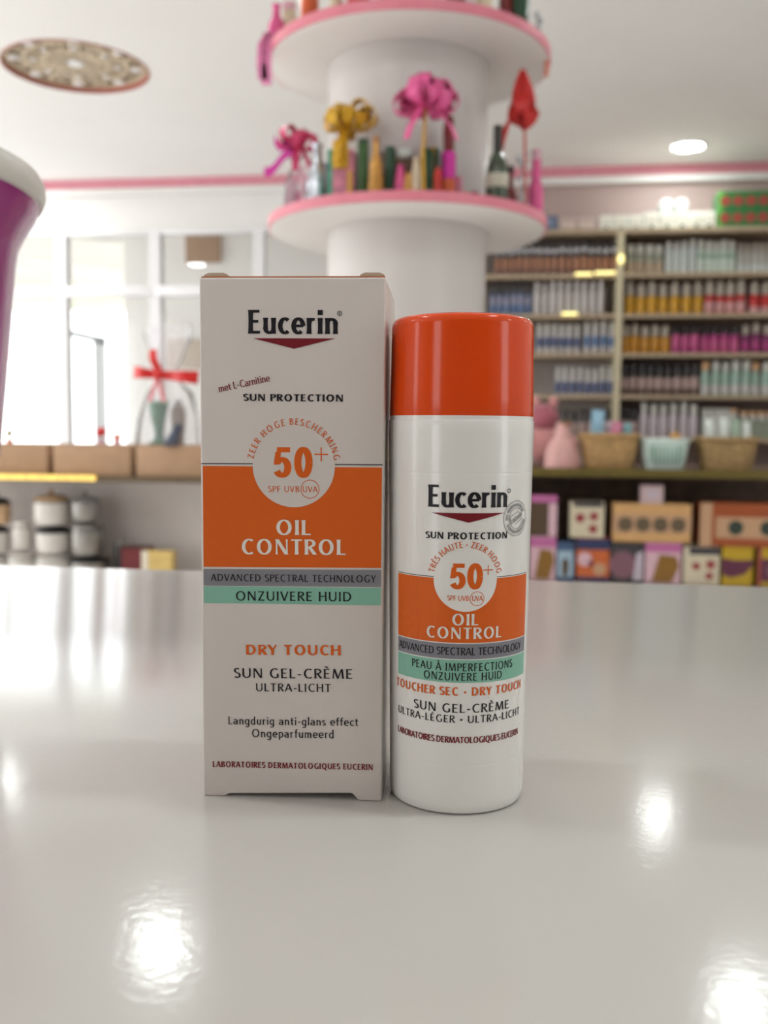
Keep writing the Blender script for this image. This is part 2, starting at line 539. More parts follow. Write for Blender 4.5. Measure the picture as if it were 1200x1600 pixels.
def glyph(ch, T, t):
    g = G(T, t); h = t / 2; H_ = T / 2
    acc = {'È': ('E', 'g'), 'À': ('A', 'g'), 'É': ('E', 'a')}
    if ch in acc:
        base, k = acc[ch]
        q, w = glyph(base, T, t)
        g.q = list(q); cx = w / 2
        if k == 'g': g.D(cx + .07, 1.08, cx - .1, 1.28, t * 1.3)
        else: g.D(cx - .07, 1.08, cx + .1, 1.28, t * 1.3)
        return g.q, w
    if ch == ' ': return [], .30
    if ch == 'A': g.D(.04, 0, .35, 1, t * 1.15).D(.68, 0, .36, 1, T).H(.15, .56, .34); w = .73
    elif ch == 'B': g.V(.12, 0, 1).H(.12, .3, 1 - h).H(.12, .3, .53).H(.12, .3, h).A(.28, .765, .2, .235 - h, 90, -90).A(.3, .265, .25, .265 - h, 90, -90); w = .62
    elif ch == 'C': g.A(.46, .5, .40 - H_, .52 - h, 52, 308); w = .74
    elif ch == 'D': g.V(.12, 0, 1).H(.12, .34, 1 - h).H(.12, .34, h).A(.32, .5, .42 - H_, .5 - h, 90, -90); w = .80
    elif ch == 'E': g.V(.12, 0, 1).H(.12, .5, 1 - h).H(.12, .45, .52).H(.12, .52, h); w = .57
    elif ch == 'F': g.V(.12, 0, 1).H(.12, .5, 1 - h).H(.12, .45, .50); w = .54
    elif ch == 'G': g.A(.46, .5, .40 - H_, .52 - h, 54, 300).V(.68, .06, .46); w = .80
    elif ch == 'H': g.V(.12, 0, 1).V(.64, 0, 1).H(.12, .64, .52); w = .76
    elif ch == 'I': g.V(.13, 0, 1); w = .26
    elif ch == 'L': g.V(.12, 0, 1).H(.12, .5, h); w = .53
    elif ch == 'M': g.D(.10, 0, .18, 1, t).D(.20, 1, .48, .0, T).D(.48, 0, .76, 1, t).D(.88, 0, .79, 1, T); w = .98
    elif ch == 'N': g.V(.12, 0, 1, t).D(.14, 1, .66, 0, T).V(.68, 0, 1, t); w = .80
    elif ch == 'O': g.A(.46, .5, .41 - H_, .52 - h, 0, 360); w = .92
    elif ch == 'P': g.V(.12, 0, 1).H(.12, .3, 1 - h).H(.12, .3, .46).A(.28, .73, .26, .27 - h, 90, -90); w = .58
    elif ch == 'Q': g.A(.46, .5, .41 - H_, .52 - h, 0, 360).D(.50, .05, .78, -.2, T * .9); w = .92
    elif ch == 'R': g.V(.12, 0, 1).H(.12, .3, 1 - h).H(.12, .3, .48).A(.28, .74, .25, .26 - h, 90, -90).D(.30, .48, .58, 0, T); w = .64
    elif ch == 'S': g.A(.27, .755, .19, .255 - h, 35, 270, T * 1.0, t * 1.15).A(.27, .26, .21, .27 - h, 90, -145, T * 1.0, t * 1.15); w = .54
    elif ch == 'T': g.V(.32, 0, 1).H(.03, .61, 1 - h); w = .64
    elif ch == 'U': g.V(.12, .32, 1).A(.38, .34, .26, .36 - h, 180, 360, T * .95, t).V(.64, .32, 1, T * .8); w = .76
    elif ch == 'V': g.D(.05, 1, .35, 0, T).D(.64, 1, .36, 0, t * 1.1); w = .69
    elif ch == 'W': g.D(.05, 1, .28, 0, T).D(.5, 1, .29, 0, t).D(.5, 1, .73, 0, T).D(.95, 1, .74, 0, t); w = 1.0
    elif ch == 'Y': g.D(.05, 1, .33, .45, T).D(.60, 1, .34, .45, t).V(.33, 0, .47); w = .66
    elif ch == 'Z': g.H(.06, .58, 1 - h).D(.54, 1, .10, 0, T * .9).H(.05, .60, h); w = .65
    elif ch == '-': g.H(.05, .33, .38, t * 1.2); w = .38
    elif ch == '•': g.dot(.2, .42, .13); w = .4
    elif ch == '.': g.dot(.1, .08, .09); w = .22
    elif ch == '+': g.H(0, 1, .5, t).V(.5, 0, 1, t * .82); w = 1.0
    # small letters
    elif ch == 'a': g.A(.24, XH - .2, .19, .2 - h, 150, 0).V(.43, 0, XH - .16).A(.25, .2, .2, .21 - h, 60, 300).H(.30, .43, .37, t); w = .55
    elif ch == 'c': g.A(.30, XH / 2, .26 - H_ * .6, XH / 2 + .02 - h, 48, 312); w = .50
    elif ch == 'd': g.V(.46, 0, 1.04).A(.29, XH / 2, .25 - H_ * .5, XH / 2 + .02 - h, 48, 312); w = .58
    elif ch == 'e': g.A(.30, XH / 2, .26 - H_ * .6, XH / 2 + .02 - h, 0, 312).H(.08, .52, XH / 2, t); w = .57
    elif ch == 'f': g.V(.17, 0, .8).A(.33, .8, .16, .24 - h, 180, 75).H(.03, .36, XH - h); w = .36
    elif ch == 'g': g.V(.46, -.08, XH).A(.29, XH / 2, .25 - H_ * .5, XH / 2 + .02 - h, 48, 312).A(.26, -.08, .2, .22, 0, -140); w = .58
    elif ch == 'i': g.V(.12, 0, XH); g.H(.12 - T * .55, .12 + T * .55, .90, T * 1.05); w = .24
    elif ch == 'l': g.V(.12, 0, 1.04); w = .24
    elif ch == 'm': g.V(.12, 0, XH).A(.27, XH - .22, .15, .22 - h, 180, 0).V(.42, 0, XH - .2).A(.57, XH - .22, .15, .22 - h, 180, 0).V(.72, 0, XH - .2); w = .84
    elif ch == 'n': g.V(.12, 0, XH).A(.29, XH - .22, .17, .22 - h, 180, 0).V(.46, 0, XH - .2); w = .58
    elif ch == 'o': g.A(.30, XH / 2, .26 - H_ * .6, XH / 2 + .02 - h, 0, 360); w = .60
    elif ch == 'p': g.V(.12, -.28, XH).A(.29, XH / 2, .25 - H_ * .5, XH / 2 + .02 - h, -132, 132); w = .58
    elif ch == 'r': g.V(.12, 0, XH).A(.30, XH - .24, .18, .24 - h, 180, 70); w = .40
    elif ch == 's': g.A(.22, XH - .175, .14, .175 - h, 35, 270, T * .95, t * 1.1).A(.22, .175, .15, .185 - h, 90, -145, T * .95, t * 1.1); w = .43
    elif ch == 't': g.V(.17, .14, .88).A(.31, .16, .14, .17 - h, 180, 290).H(.02, .36, XH - h); w = .39
    elif ch == 'u': g.V(.12, .2, XH).A(.29, .21, .17, .22 - h, 180, 360).V(.46, 0, XH); w = .58
    # figures, heavy grotesque
    elif ch == '0': g.A(.33, .5, .31 - H_, .515 - h, 0, 360); w = .68
    elif ch == '5': g.H(.14, .58, 1 - h, t).D(.125, .42, .185, 1 - t * .9, T * .8).A(.31, .33, .31 - H_ * .95, .345 - h, 138, -152, T, t); w = .66
    else: w = .4
    return g.q, w

def layout(text, W, cap, T, t, tmax=.10):
    """quads of the line, cap height and width fitted; x from 0 to W, y from 0 to cap"""
    gs = [glyph(c, T * 1.07, t * 1.10) for c in text]
    nat = sum(w for _, w in gs)
    k = (W / cap - nat) / max(1, len(gs) - 1)
    sx = 1.0
    kk = min(tmax, max(-.03, k))
    if kk != k:
        sx = (W / cap) / (nat + kk * (len(gs) - 1))
    x, out = 0.0, []
    for q, w in gs:
        out += [[((px + x) * sx * cap, py * cap) for px, py in f] for f in q]
        x += w + kk
    return out

def arc_layout(text, cx, cy, R, a0, a1, cap, T, t):
    """centres of first and last letter at angles a0..a1 (degrees clockwise from the top)"""
    gs = [glyph(c, T * 1.07, t * 1.10) for c in text]
    pos, x = [], 0
    for q, w in gs:
        pos.append(x + w / 2); x += w
    span = pos[-1] - pos[0]
    out = []
    for (q, w), p in zip(gs, pos):
        a = rad(a0 + (a1 - a0) * (p - pos[0]) / span)
        ca, sa = math.cos(a), math.sin(a)
        for f in q:
            out.append([(cx + ((px - w / 2) * cap) * ca + (R + py * cap) * sa, cy - ((px - w / 2) * cap) * sa + (R + py * cap) * ca) for px, py in f])
    return out

def ring2d(cx, cy, r, wd, n=48, a0=0, a1=360, sx=1.0):
    out = []
    for i in range(n):
        a, b = rad(a0 + (a1 - a0) * i / n), rad(a0 + (a1 - a0) * (i + 1) / n)
        out.append([(cx + sx * rr * math.cos(x), cy + rr * math.sin(x)) for rr, x in ((r - wd, a), (r + wd, a), (r + wd, b), (r - wd, b))])
    return out
def disc2d(cx, cy, r, n=64, rings=4):
    out = []
    for i in range(n):
        a, b = 2 * PI * i / n, 2 * PI * (i + 1) / n
        for k in range(rings):
            r0, r1 = r * k / rings, r * (k + 1) / rings
            if k == 0: out.append([(cx, cy), (cx + r1 * math.cos(a), cy + r1 * math.sin(a)), (cx + r1 * math.cos(b), cy + r1 * math.sin(b))])
            else: out.append([(cx + rr * math.cos(x), cy + rr * math.sin(x)) for rr, x in ((r0, a), (r1, a), (r1, b), (r0, b))])
    return out
def rect2d(u0, u1, v0l, v0r, v1l, v1r, n=1):
    out = []
    for i in range(n):
        a, b = i / n, (i + 1) / n
        x = lambda s: u0 + (u1 - u0) * s
        lo = lambda s: v0l + (v0r - v0l) * s
        hi = lambda s: v1l + (v1r - v1l) * s
        out.append([(x(a), lo(a)), (x(b), lo(b)), (x(b), hi(b)), (x(a), hi(a))])
    return out

def ink(name, quads, mp, material, parent, label=None):
    m = MB()
    k_ = 0
    for f in quads:
        area = sum(f[i][0] * f[(i + 1) % len(f)][1] - f[(i + 1) % len(f)][0] * f[i][1] for i in range(len(f)))
        if area < 0: f = f[::-1]
        e_ = (k_ % 9) * 1.6e-6
        k_ += 1
        m.add([mp(u, v, e_) for u, v in f], [tuple(range(len(f)))])
    o = m.build(name, material, parent, label, smooth=False, fix=False)
    return o

I_BLACK = mat('black_ink', (26, 22, 30), 0.45, spec=0.3)
I_WINE = mat('wine_ink', (122, 22, 34), 0.45, spec=0.3)
I_ORANGE = mat('orange_ink', (222, 98, 24), 0.42, spec=0.3, noise=0.01)
I_WHITE = mat('white_ink', (236, 230, 222), 0.42, spec=0.3, noise=0.01)
I_GREY = mat('grey_ink', (134, 133, 140), 0.42, spec=0.3, noise=0.01)
I_GREEN = mat('green_ink', (136, 190, 168), 0.42, spec=0.3, noise=0.01)
I_PALE = mat('pale_grey_ink', (150, 150, 150), 0.5)
I_GREYEDGE = mat('white_board', (218, 209, 203), 0.42, coat=0.15, noise=0.01)

# ------------------------------------------------------------------ the carton
BW, BH, BD, BYAW = 0.0491, 0.140, 0.0438, -0.0646
br = loc(-0.00003, 0.25296)
ux = (RT * math.cos(BYAW) + FW * math.sin(BYAW)).normalized()          # along the front, to the right
uy = UPZ.cross(ux)                                                    # into the carton
bl = br - ux * BW
rzb = math.atan2(ux.y, ux.x)
CART = thing('carton', bl + ux * BW / 2 + uy * BD / 2, 'tall white and orange sunscreen carton standing upright on the white counter', 'carton', rzb)
def face_uv(px, py):
    r = ray(px, py)
    n = uy
    d = (bl - EYE).dot(n) / r.dot(n)
    p = EYE + r * d - bl
    return p.dot(ux), p.z
hw, hd = BW / 2, BD / 2
PAPER = I_GREYEDGE
u1, u2 = face_uv(357, 1237)[0], face_uv(552, 1241)[0]
def notch(k):        # outline of the front with its two standing feet
    return [(-hw, 0.0), (-hw + u1 - .0011, 0.0), (-hw + u1 + .0003, .0008), (-hw + u2 - .0004, .0020), (-hw + u2 + .0014, 0.0), (hw, 0.0), (hw, BH), (-hw, BH)]
MB().prism(notch(0), -hd, hd).build('body', PAPER, CART, bevel=.00055, seg=3)
FLAPM = mat('flap_board', (196, 172, 150), 0.6, noise=0.08, scale=200)
EDGEM = mat('orange_board_edge', (190, 118, 76), 0.55)
MB().box(-hw + .0004, hw - .0004, -hd + .0006, hd - .0004, BH, BH + .0004).build('top_panel', EDGEM, CART, label='thin orange top panel', bevel=.0001, seg=1)
for a_, b_ in ((-hw + .0011, -hw + .0076), (hw - .0068, hw - .0004)):
    tf = MB()
    n = 10
    rings = []
    for i in range(n + 1):
        s = i / n
        e = min(1, min(s, 1 - s) * 6)
        x = a_ + (b_ - a_) * s
        zz = BH + .00045
        rings.append([(x, -hd + .0008, zz), (x, -hd + .004, zz), (x, -hd + .004, zz + .00028 + .0006 * e), (x, -hd + .0008, zz + .00028 + .0006 * e)])
    tf.loft(rings)
    tf.build('top_tab', FLAPM, CART, label='small tan corner tab')
LIFT = 0.00005
def bmap(u, v, e=0): return Vector((u - hw, -hd - LIFT - e, v))
def bmap2(u, v, e=0): return Vector((u - hw, -hd - 2 * LIFT - e, v))
def bmap3(u, v, e=0): return Vector((u - hw, -hd - 3 * LIFT - e, v))
PXM = BW / 284.0                                              # metres per pixel on the face
def bline(text, xl, yl, xr, yr, cap, T, t, ink_m, what, mp=bmap3, name='lettering', par=None):
    A, B = Vector(face_uv(xl, yl)), Vector(face_uv(xr, yr))
    W = (B - A).length
    d = (B - A) / W
    q = layout(text, W, cap * PXM, T, t)
    q = [[(A.x + x * d.x - y * d.y, A.y + x * d.y + y * d.x) for x, y in f] for f in q]
    return ink(name, q, mp, ink_m, par or CART, what)
def U(px, py): return face_uv(px, py)
# bands
E_ = .0006
def bband(x0, yl0, yr0, yl1, yr1, m, name, lb, mp=bmap):
    return ink(name, rect2d(E_, BW - E_, U(316, yl1)[1], U(598, yr1)[1], U(316, yl0)[1], U(598, yr0)[1]), mp, m, CART, lb)
B_or = bband(0, 728, 730.5, 885.5, 887.5, I_ORANGE, 'orange_band', 'orange printed band')
B_gy = bband(0, 888.7, 890.6, 914.8, 917.3, I_GREY, 'grey_band', 'grey printed band')
B_gn = bband(0, 915.8, 918.5, 942.0, 946.0, I_GREEN, 'green_band', 'pale green printed band')
cx, cy = U(459, 728)
B_dc = ink('rating_disc', disc2d(cx, cy, 63.5 * PXM), bmap2, PAPER, CART, 'white disc behind the orange 50')
for x0, x1, y0, y1 in ((314.5, 395.5, 724.4, 724.7), (522.8, 598, 725.8, 726.4)):
    a, c = U(x0, y0), U(x1, y1)
    ink('rule_line', rect2d(a[0], c[0], a[1] - .7 * PXM, c[1] - .7 * PXM, a[1] + .7 * PXM, c[1] + .7 * PXM), bmap, I_BLACK, CART)
B_lg = bline('Eucerin', 387.5, 521.3, 528.5, 522, 35.5, .185, .105, I_BLACK, 'bold black logo lettering', name='logo_lettering')
rx, ry = U(530.7, 489.9)
ink('registered_mark', ring2d(rx, ry, 3.4 * PXM, .45 * PXM, 24) + [[(rx + x * PXM * 4.2 - 1.25 * PXM, ry + y * PXM * 4.2 - 2 * PXM) for x, y in f] for f in glyph('R', .16, .14)[0]], bmap3, I_BLACK, B_lg)
ch = [U(395.5, 528.6), U(523.5, 529.0), U(459.5, 544.8)]
ink('chevron_emblem', [[ch[0], ch[2], ch[1]]], bmap3, I_WINE, CART, 'dark red chevron')
bline('met L-Carnitine', 342.5, 613.0, 422.5, 595.5, 11.0, .13, .09, I_WINE, 'slanted wine red lettering')
bline('SUN PROTECTION', 380.5, 626.3, 536.5, 627.7, 10.6, .20, .13, I_BLACK, 'small bold black lettering')
ink('lettering', arc_layout('ZEER HOGE BESCHERMING', cx, cy, 62.6 * PXM, -78, 78, 10.2 * PXM, .13, .09), bmap3, I_ORANGE, CART, 'orange lettering arched over the disc')
bline('50', 426.5, 745.6, 490.5, 746.2, 46.0, .225, .15, I_ORANGE, 'large orange figures', par=B_dc)
p = U(502, 710)
ink('plus_sign', [[(p[0] + (x - .5) * 21 * PXM, p[1] + (y - .5) * 21 * PXM) for x, y in f] for f in glyph('+', .13, .105)[0]], bmap3, I_ORANGE, B_dc)
bline('SPF UVB', 419, 768.6, 468, 769, 9.2, .13, .09, I_ORANGE, 'small orange lettering', par=B_dc)
bline('UVA', 472.8, 769, 496.2, 769.2, 9.2, .13, .09, I_ORANGE, 'small orange lettering in a ring', par=B_dc)
p = U(484.5, 764.3)
ink('lettering_ring', ring2d(p[0], p[1], 14 * PXM, .5 * PXM), bmap3, I_ORANGE, B_dc)
bline('OIL', 430.5, 835.3, 486.5, 836, 23.0, .18, .085, I_WHITE, 'white lettering on the orange band', par=B_or)
bline('CONTROL', 376.5, 865.6, 541, 867, 23.5, .18, .085, I_WHITE, 'large white lettering on the orange band', par=B_or)
bline('ADVANCED SPECTRAL TECHNOLOGY', 330, 907.6, 587.5, 910, 11.0, .13, .085, I_BLACK, 'black lettering on the grey band', par=B_gy)
bline('ONZUIVERE HUID', 368, 938, 550, 939.5, 14.5, .13, .09, I_BLACK, 'black lettering on the green band', par=B_gn)
bline('DRY TOUCH', 384.5, 1022.8, 533, 1023.8, 15.8, .19, .115, I_ORANGE, 'spaced orange lettering')
bline('SUN GEL-CRÈME', 365.5, 1058.6, 551.5, 1060.6, 15.2, .135, .085, I_BLACK, 'black lettering')
bline('ULTRA-LICHT', 399.5, 1079.8, 517.5, 1081, 12.6, .13, .085, I_BLACK, 'smaller black lettering')
bline('Langdurig anti-glans effect', 356.5, 1131.5, 560, 1134, 12.6, .125, .09, I_BLACK, 'black lettering in small letters')
bline('Ongeparfumeerd', 393.5, 1151.5, 522, 1153.3, 13.0, .125, .09, I_BLACK, 'black lettering in small letters')
bline('LABORATOIRES DERMATOLOGIQUES EUCERIN', 332.5, 1198, 582.8, 1203, 9.4, .19, .12, I_WINE, 'wine red lettering')

# ------------------------------------------------------------------ the bottle
BC = loc(0.02078, 0.2622)
R0, R1, ZB1 = 0.01850, 0.01962, 0.10435
def br_(z): return R0 + (R1 - R0) * z / ZB1
BOT = thing('sunscreen_bottle', BC, 'white sunscreen bottle with glossy orange cap standing beside the carton', 'bottle', YAW)
BODYM = mat('bottle_white', (238, 235, 230), 0.24, coat=0.3, noise=0.006)
CAPM = mat('cap_orange', (226, 72, 8), 0.15, coat=0.08, noise=0.01, spec=0.3)
N = 192
prof = [(0, .0006), (R0 * .86, .0006), (R0 * .90, 0), (R0 - .0012, 0.0001), (R0 - .0005, .0004), (R0 - .0001, .0011), (br_(.003), .003)]
prof += [(br_(z), z) for z in (.006, .010, .0130, .0134)] + [(br_(.0136) - .00003, .0136), (br_(.0138), .0138), (br_(.0142), .0142), (br_(.016), .016)]
prof += [(br_(z), z) for z in (.03, .05, .07, .088, .0891, .0895)] + [(br_(.0897) - .00004, .0897), (br_(.0899), .0899), (br_(.0903), .0903), (br_(.0915), .0915)]
prof += [(br_(z), z) for z in (.095, .1, .1030)] + [(br_(.1034) - .0002, .1034), (br_(.1035) - .0008, .1035), (.0120, .1036), (0, .1036)]
MB().lathe(prof, N).build('bottle_body', BODYM, BOT, angle=30)
MB().lathe([(.0182, .1034), (.01935, .1034), (.01935, .1044), (.0182, .1045), (.0182, .1034)], N).build('collar', BODYM, BOT, angle=30)
cp_ = [(.0180, .1046), (.01935, .1044), (.01943, .1047), (.0193, .112), (.01915, .120), (.01905, .1278), (.0190, .1284), (.01878, .1291), (.01835, .1297), (.0176, .1301), (.016, .13045), (.012, .1308), (.006, .1310), (0, .1311)]
MB().lathe(cp_, N).build('cap', CAPM, BOT, angle=50, label='glossy orange cap')
# pixel -> (angle, height) on the bottle
def cyl(px, py):
    r = ray(px, py)
    o2 = EYE - BC
    R = .0190
    for _ in range(6):
        A = r.x ** 2 + r.y ** 2; B = o2.x * r.x + o2.y * r.y; C = o2.x ** 2 + o2.y ** 2 - R * R
        disc = B * B - A * C
        s = (-B - math.sqrt(max(disc, 0))) / A
        p = o2 + r * s
        R = br_(p.z)
    lx = p.x * RT.x + p.y * RT.y
    ly = p.x * FW.x + p.y * FW.y
    return math.atan2(lx, -ly), p.z
RU = .019
def cmap_k(k):
    def f(u, z, e=0):
        th = u / RU
        r = br_(z) + k * LIFT + e
        return Vector((r * math.sin(th), -r * math.cos(th), z))
    return f
cm1, cm2, cm3 = cmap_k(1), cmap_k(2), cmap_k(3)
PXB = 2 * .0189 / 216.0
xc_ = 718
def zc(py, px=718): return cyl(px, py)[1]
def uc(px, py): return cyl(px, py)[0] * RU
def cline(text, xl, xr, ymid, cap, T, t, m, lb, name='lettering', yl=None, xm=718, par=None):
    yl = yl or ymid
    u0, u1, z = uc(xl, yl), uc(xr, yl), zc(ymid, xm)
    q = layout(text, u1 - u0, cap * PXB, T, t)
    return ink(name, [[(u0 + x, z + y) for x, y in f] for f in q], cm3, m, par or BOT, lb)
def cband(y0, y1, xl, xr, ym, m, name, lb):
    return ink(name, rect2d(uc(xl, ym), uc(xr, ym), zc(y1), zc(y1), zc(y0), zc(y0), 48), cm1, m, BOT, lb)
UL, UR = uc(622.5, 950), uc(820.5, 950)
def cband2(y0, y1, m, name, lb):
    return ink(name, rect2d(UL, UR, zc(y1), zc(y1), zc(y0), zc(y0), 48), cm1, m, BOT, lb)
C_or = cband2(904.5, 1004.6, I_ORANGE, 'orange_band', 'orange printed band')
C_gy = cband2(1006.2, 1030.0, I_GREY, 'grey_band', 'grey printed band')
C_gn = cband2(1031.6, 1067.0, I_GREEN, 'green_band', 'pale green printed band')
dcx, dcy = uc(728, 906), zc(906, 728)
DR = 47.4 * PXB
C_dc = ink('rating_disc', disc2d(dcx, dcy, DR), cm2, BODYM, BOT, 'white disc behind the orange 50')
zl = zc(902.5)
for a_, c_ in ((UL, dcx - DR), (dcx + DR, UR)):
    ink('rule_line', rect2d(a_, c_, zl - .45 * PXB, zl - .45 * PXB, zl + .45 * PXB, zl + .45 * PXB, 16), cm1, I_BLACK, BOT)
C_lg = cline('Eucerin', 669, 792.5, 793.0, 32.5, .185, .105, I_BLACK, 'bold black logo lettering', 'logo_lettering', 780)
ru, rz_ = uc(795, 766.5), zc(767.5)
ink('registered_mark', ring2d(ru, rz_, 2.6 * PXB, .5 * PXB, 20), cm3, I_BLACK, C_lg)
c0, c1, c2 = uc(674, 801), uc(787.5, 801), uc(732.3, 810)
z0, z1 = zc(801.8), zc(816.5)
n = 16
tri = []
for i in range(n):
    def edge(s):
        u = c0 + (c1 - c0) * s
        k = (u - c0) / (c2 - c0) if u < c2 else (c1 - u) / (c1 - c2)
        return u, z0 + (z1 - z0) * k
    (ua, za), (ub, zb_) = edge(i / n), edge((i + 1) / n)
    tri.append([(ua, za), (ub, zb_), (ub, z0), (ua, z0)])
ink('chevron_emblem', tri, cm3, I_WINE, BOT, 'dark red chevron')
cline('SUN PROTECTION', 665.5, 792, 842.6, 9.8, .20, .13, I_BLACK, 'small bold black lettering', yl=838)
ink('lettering', arc_layout('TRÈS HAUTE • ZEER HOOG', dcx, dcy, 47.6 * PXB, -76, 76, 9.0 * PXB, .14, .095), cm3, I_ORANGE, BOT, 'orange lettering arched over the disc')
cline('50', 702, 755.5, 920.2, 37.5, .225, .15, I_ORANGE, 'large orange figures', par=C_dc)
p = uc(762.5, 890), zc(890.5, 762)
ink('plus_sign', [[(p[0] + (x - .5) * 15 * PXB, p[1] + (y - .5) * 14 * PXB) for x, y in f] for f in glyph('+', .14, .11)[0]], cm3, I_ORANGE, C_dc)
cline('SPF UVB', 699, 732.7, 938.6, 7.6, .14, .10, I_ORANGE, 'small orange lettering', par=C_dc)
cline('UVA', 737, 754, 938.9, 7.6, .14, .10, I_ORANGE, 'small orange lettering in a ring', par=C_dc)
p = uc(745.3, 935), zc(935.5, 745)
ink('lettering_ring', ring2d(p[0], p[1], 10.4 * PXB, .45 * PXB), cm3, I_ORANGE, C_dc)
cline('OIL', 705.5, 747.5, 977.0, 17.0, .18, .085, I_WHITE, 'white lettering on the orange band', par=C_or)
cline('CONTROL', 666, 783, 998.2, 17.0, .18, .085, I_WHITE, 'large white lettering on the orange band', par=C_or)
cline('ADVANCED SPECTRAL TECHNOLOGY', 625, 812.5, 1023.6, 11.2, .14, .09, I_BLACK, 'black lettering on the grey band', yl=1012, par=C_gy)
cline('PEAU À IMPERFECTIONS', 644, 799.5, 1048.6, 11.8, .135, .09, I_BLACK, 'black lettering on the green band', yl=1042, par=C_gn)
cline('ONZUIVERE HUID', 662, 784, 1063.6, 11.8, .135, .09, I_BLACK, 'black lettering on the green band', yl=1058, par=C_gn)
cline('TOUCHER SEC • DRY TOUCH', 620.5, 812.5, 1087.0, 12.6, .19, .115, I_ORANGE, 'spaced orange lettering', yl=1072)
cline('SUN GEL-CRÈME', 647, 794.5, 1113.6, 13.2, .135, .09, I_BLACK, 'black lettering', yl=1106)
cline('ULTRA-LÉGER • ULTRA-LICHT', 623, 810.5, 1129.4, 11.0, .135, .09, I_BLACK, 'smaller black lettering', yl=1116)
cline('LABORATOIRES DERMATOLOGIQUES EUCERIN', 622.5, 808.5, 1161.0, 9.6, .19, .12, I_WINE, 'wine red lettering', yl=1146)
# round stamp on the shoulder of the label
su, sz = uc(806.5, 807.3), zc(812.0)
SR = 26.0 * PXB
qs = ring2d(su, sz, SR, .55 * PXB, 64) + ring2d(su, sz, SR * .60, .5 * PXB, 48, 20, 340)
ta = rad(24)
for off in (-.26, .30):
    x0, x1 = (-.56, .30) if off > 0 else (-.20, .56)
    qs.append([(su + SR * (x * math.cos(ta) - (off + y) * math.sin(ta)), sz + SR * (x * math.sin(ta) + (off + y) * math.cos(ta))) for x, y in ((x0, -.02), (x1, -.02), (x1, .02), (x0, .02))])
lq = layout('Eucerin', SR * 1.1, SR * .34, .17, .11)
qs += [[(su + (x - SR * .54) * math.cos(ta) - (y - SR * .12) * math.sin(ta), sz + (x - SR * .54) * math.sin(ta) + (y - SR * .12) * math.cos(ta)) for x, y in f] for f in lq]
C_st = ink('round_stamp', qs, cm3, I_PALE, BOT, 'small grey round stamp')
# its rim writing is too small to read: fine strokes
ts = []
for a0_, a1_, st_ in ((-62, 62, 5.0), (100, 246, 5.0), (-95, -70, 5.0)):
    a_ = a0_
    while a_ < a1_:
        c, s = math.cos(rad(90 - a_)), math.sin(rad(90 - a_))
        for r0_, r1_, wd in ((.70, .86, .028),):
            ts.append([(su + SR * (r0_ * c + wd * s), sz + SR * (r0_ * s - wd * c)), (su + SR * (r1_ * c + wd * s), sz + SR * (r1_ * s - wd * c)),
                       (su + SR * (r1_ * c - wd * s), sz + SR * (r1_ * s + wd * c)), (su + SR * (r0_ * c - wd * s), sz + SR * (r0_ * s + wd * c))])
        a_ += st_ * random.choice((.9, 1.0, 1.2))
ink('stamp_rim_marks', ts, cm3, I_PALE, C_st)

# ------------------------------------------------------------------ round column with two ring shelves
CC = Vector((-0.272, 2.47, 0))
CRAD, PR = 0.200, 0.345
struct(MB().lathe([(CRAD, 0), (CRAD, ZT)], 96, c=CC).build('column', mat('column_paint', (208, 202, 198), 0.35, noise=0.015, scale=3)))
RIMP = mat('pink_edge', (226, 132, 148), 0.35, noise=0.04)
UNDER = mat('white_laminate', (232, 227, 222), 0.3, noise=0.01)
def ring_shelf(z, label):
    t = thing('ring_shelf', CC + Vector((0, 0, z)), label, 'shelf')
    MB().lathe([(CRAD + .001, 0), (PR - .004, 0), (PR, .003), (PR, .020), (CRAD + .001, .020), (CRAD + .001, 0)], 96).build('board', UNDER, t, angle=50)
    MB().lathe([(PR + .0005, .004), (PR + .005, .005), (PR + .005, .027), (PR - .003, .027), (PR - .003, .021), (PR + .0005, .021), (PR + .0005, .004)], 96).build('edge_band', RIMP, t, label='pink edge band', angle=50)
    return z + .020
Z1 = at(640, 317, CC.y - PR).z
Z2 = at(640, 17, CC.y - PR).z
T1 = ring_shelf(Z1, 'lower white ring shelf round the column, carrying gold and pink bows')
T2 = ring_shelf(Z2, 'upper white ring shelf round the column, cut by the top of the photo')

def onplate(px, py, R):
    X, Y = CC.x, CC.y - R
    for _ in range(12):
        X = at(px, py, Y).x
        dx = max(-R, min(R, X - CC.x))
        Y = CC.y - math.sqrt(max(R * R - dx * dx, 1e-6))
    return Vector((CC.x + dx, Y, 0))
SPX = (CC.y - .3) / F / math.cos(YAW) * 1.0               # metres per pixel around the front of the shelf

# materials of the gifts
CELLO = glassy('cellophane', (0.98, 0.97, 0.98), 1.5, 0.12, 0.16, (240, 225, 232))
FOIL = mat('silver_foil', (196, 200, 208), 0.18, 0.9, noise=0.2, scale=60, bump=0.6, bscale=90)
GOLD = mat('gold_ribbon', (206, 158, 40), 0.32, 0.35, noise=0.15, scale=40)
HOTP = mat('pink_ribbon', (226, 92, 150), 0.35, 0.1, noise=0.12, scale=40)
MAG = mat('magenta_ribbon', (208, 40, 158), 0.35, 0.1, noise=0.1)
ROSE = mat('rose_ribbon', (214, 62, 112), 0.35, noise=0.12)
RED = mat('red_ribbon', (196, 28, 24), 0.35, noise=0.15, scale=40)
DKRED = mat('dark_red', (116, 20, 26), 0.3, noise=0.1)
DKGRN = mat('dark_green', (24, 66, 40), 0.35, noise=0.2, scale=30)
LEAFG = mat('leaf_green', (52, 92, 34), 0.4, noise=0.2, scale=30)
TEAL = mat('teal_wrap', (60, 150, 122), 0.35, noise=0.2)
GLGREEN = mat('bottle_green', (54, 70, 48), 0.12, coat=0.5, noise=0.1)
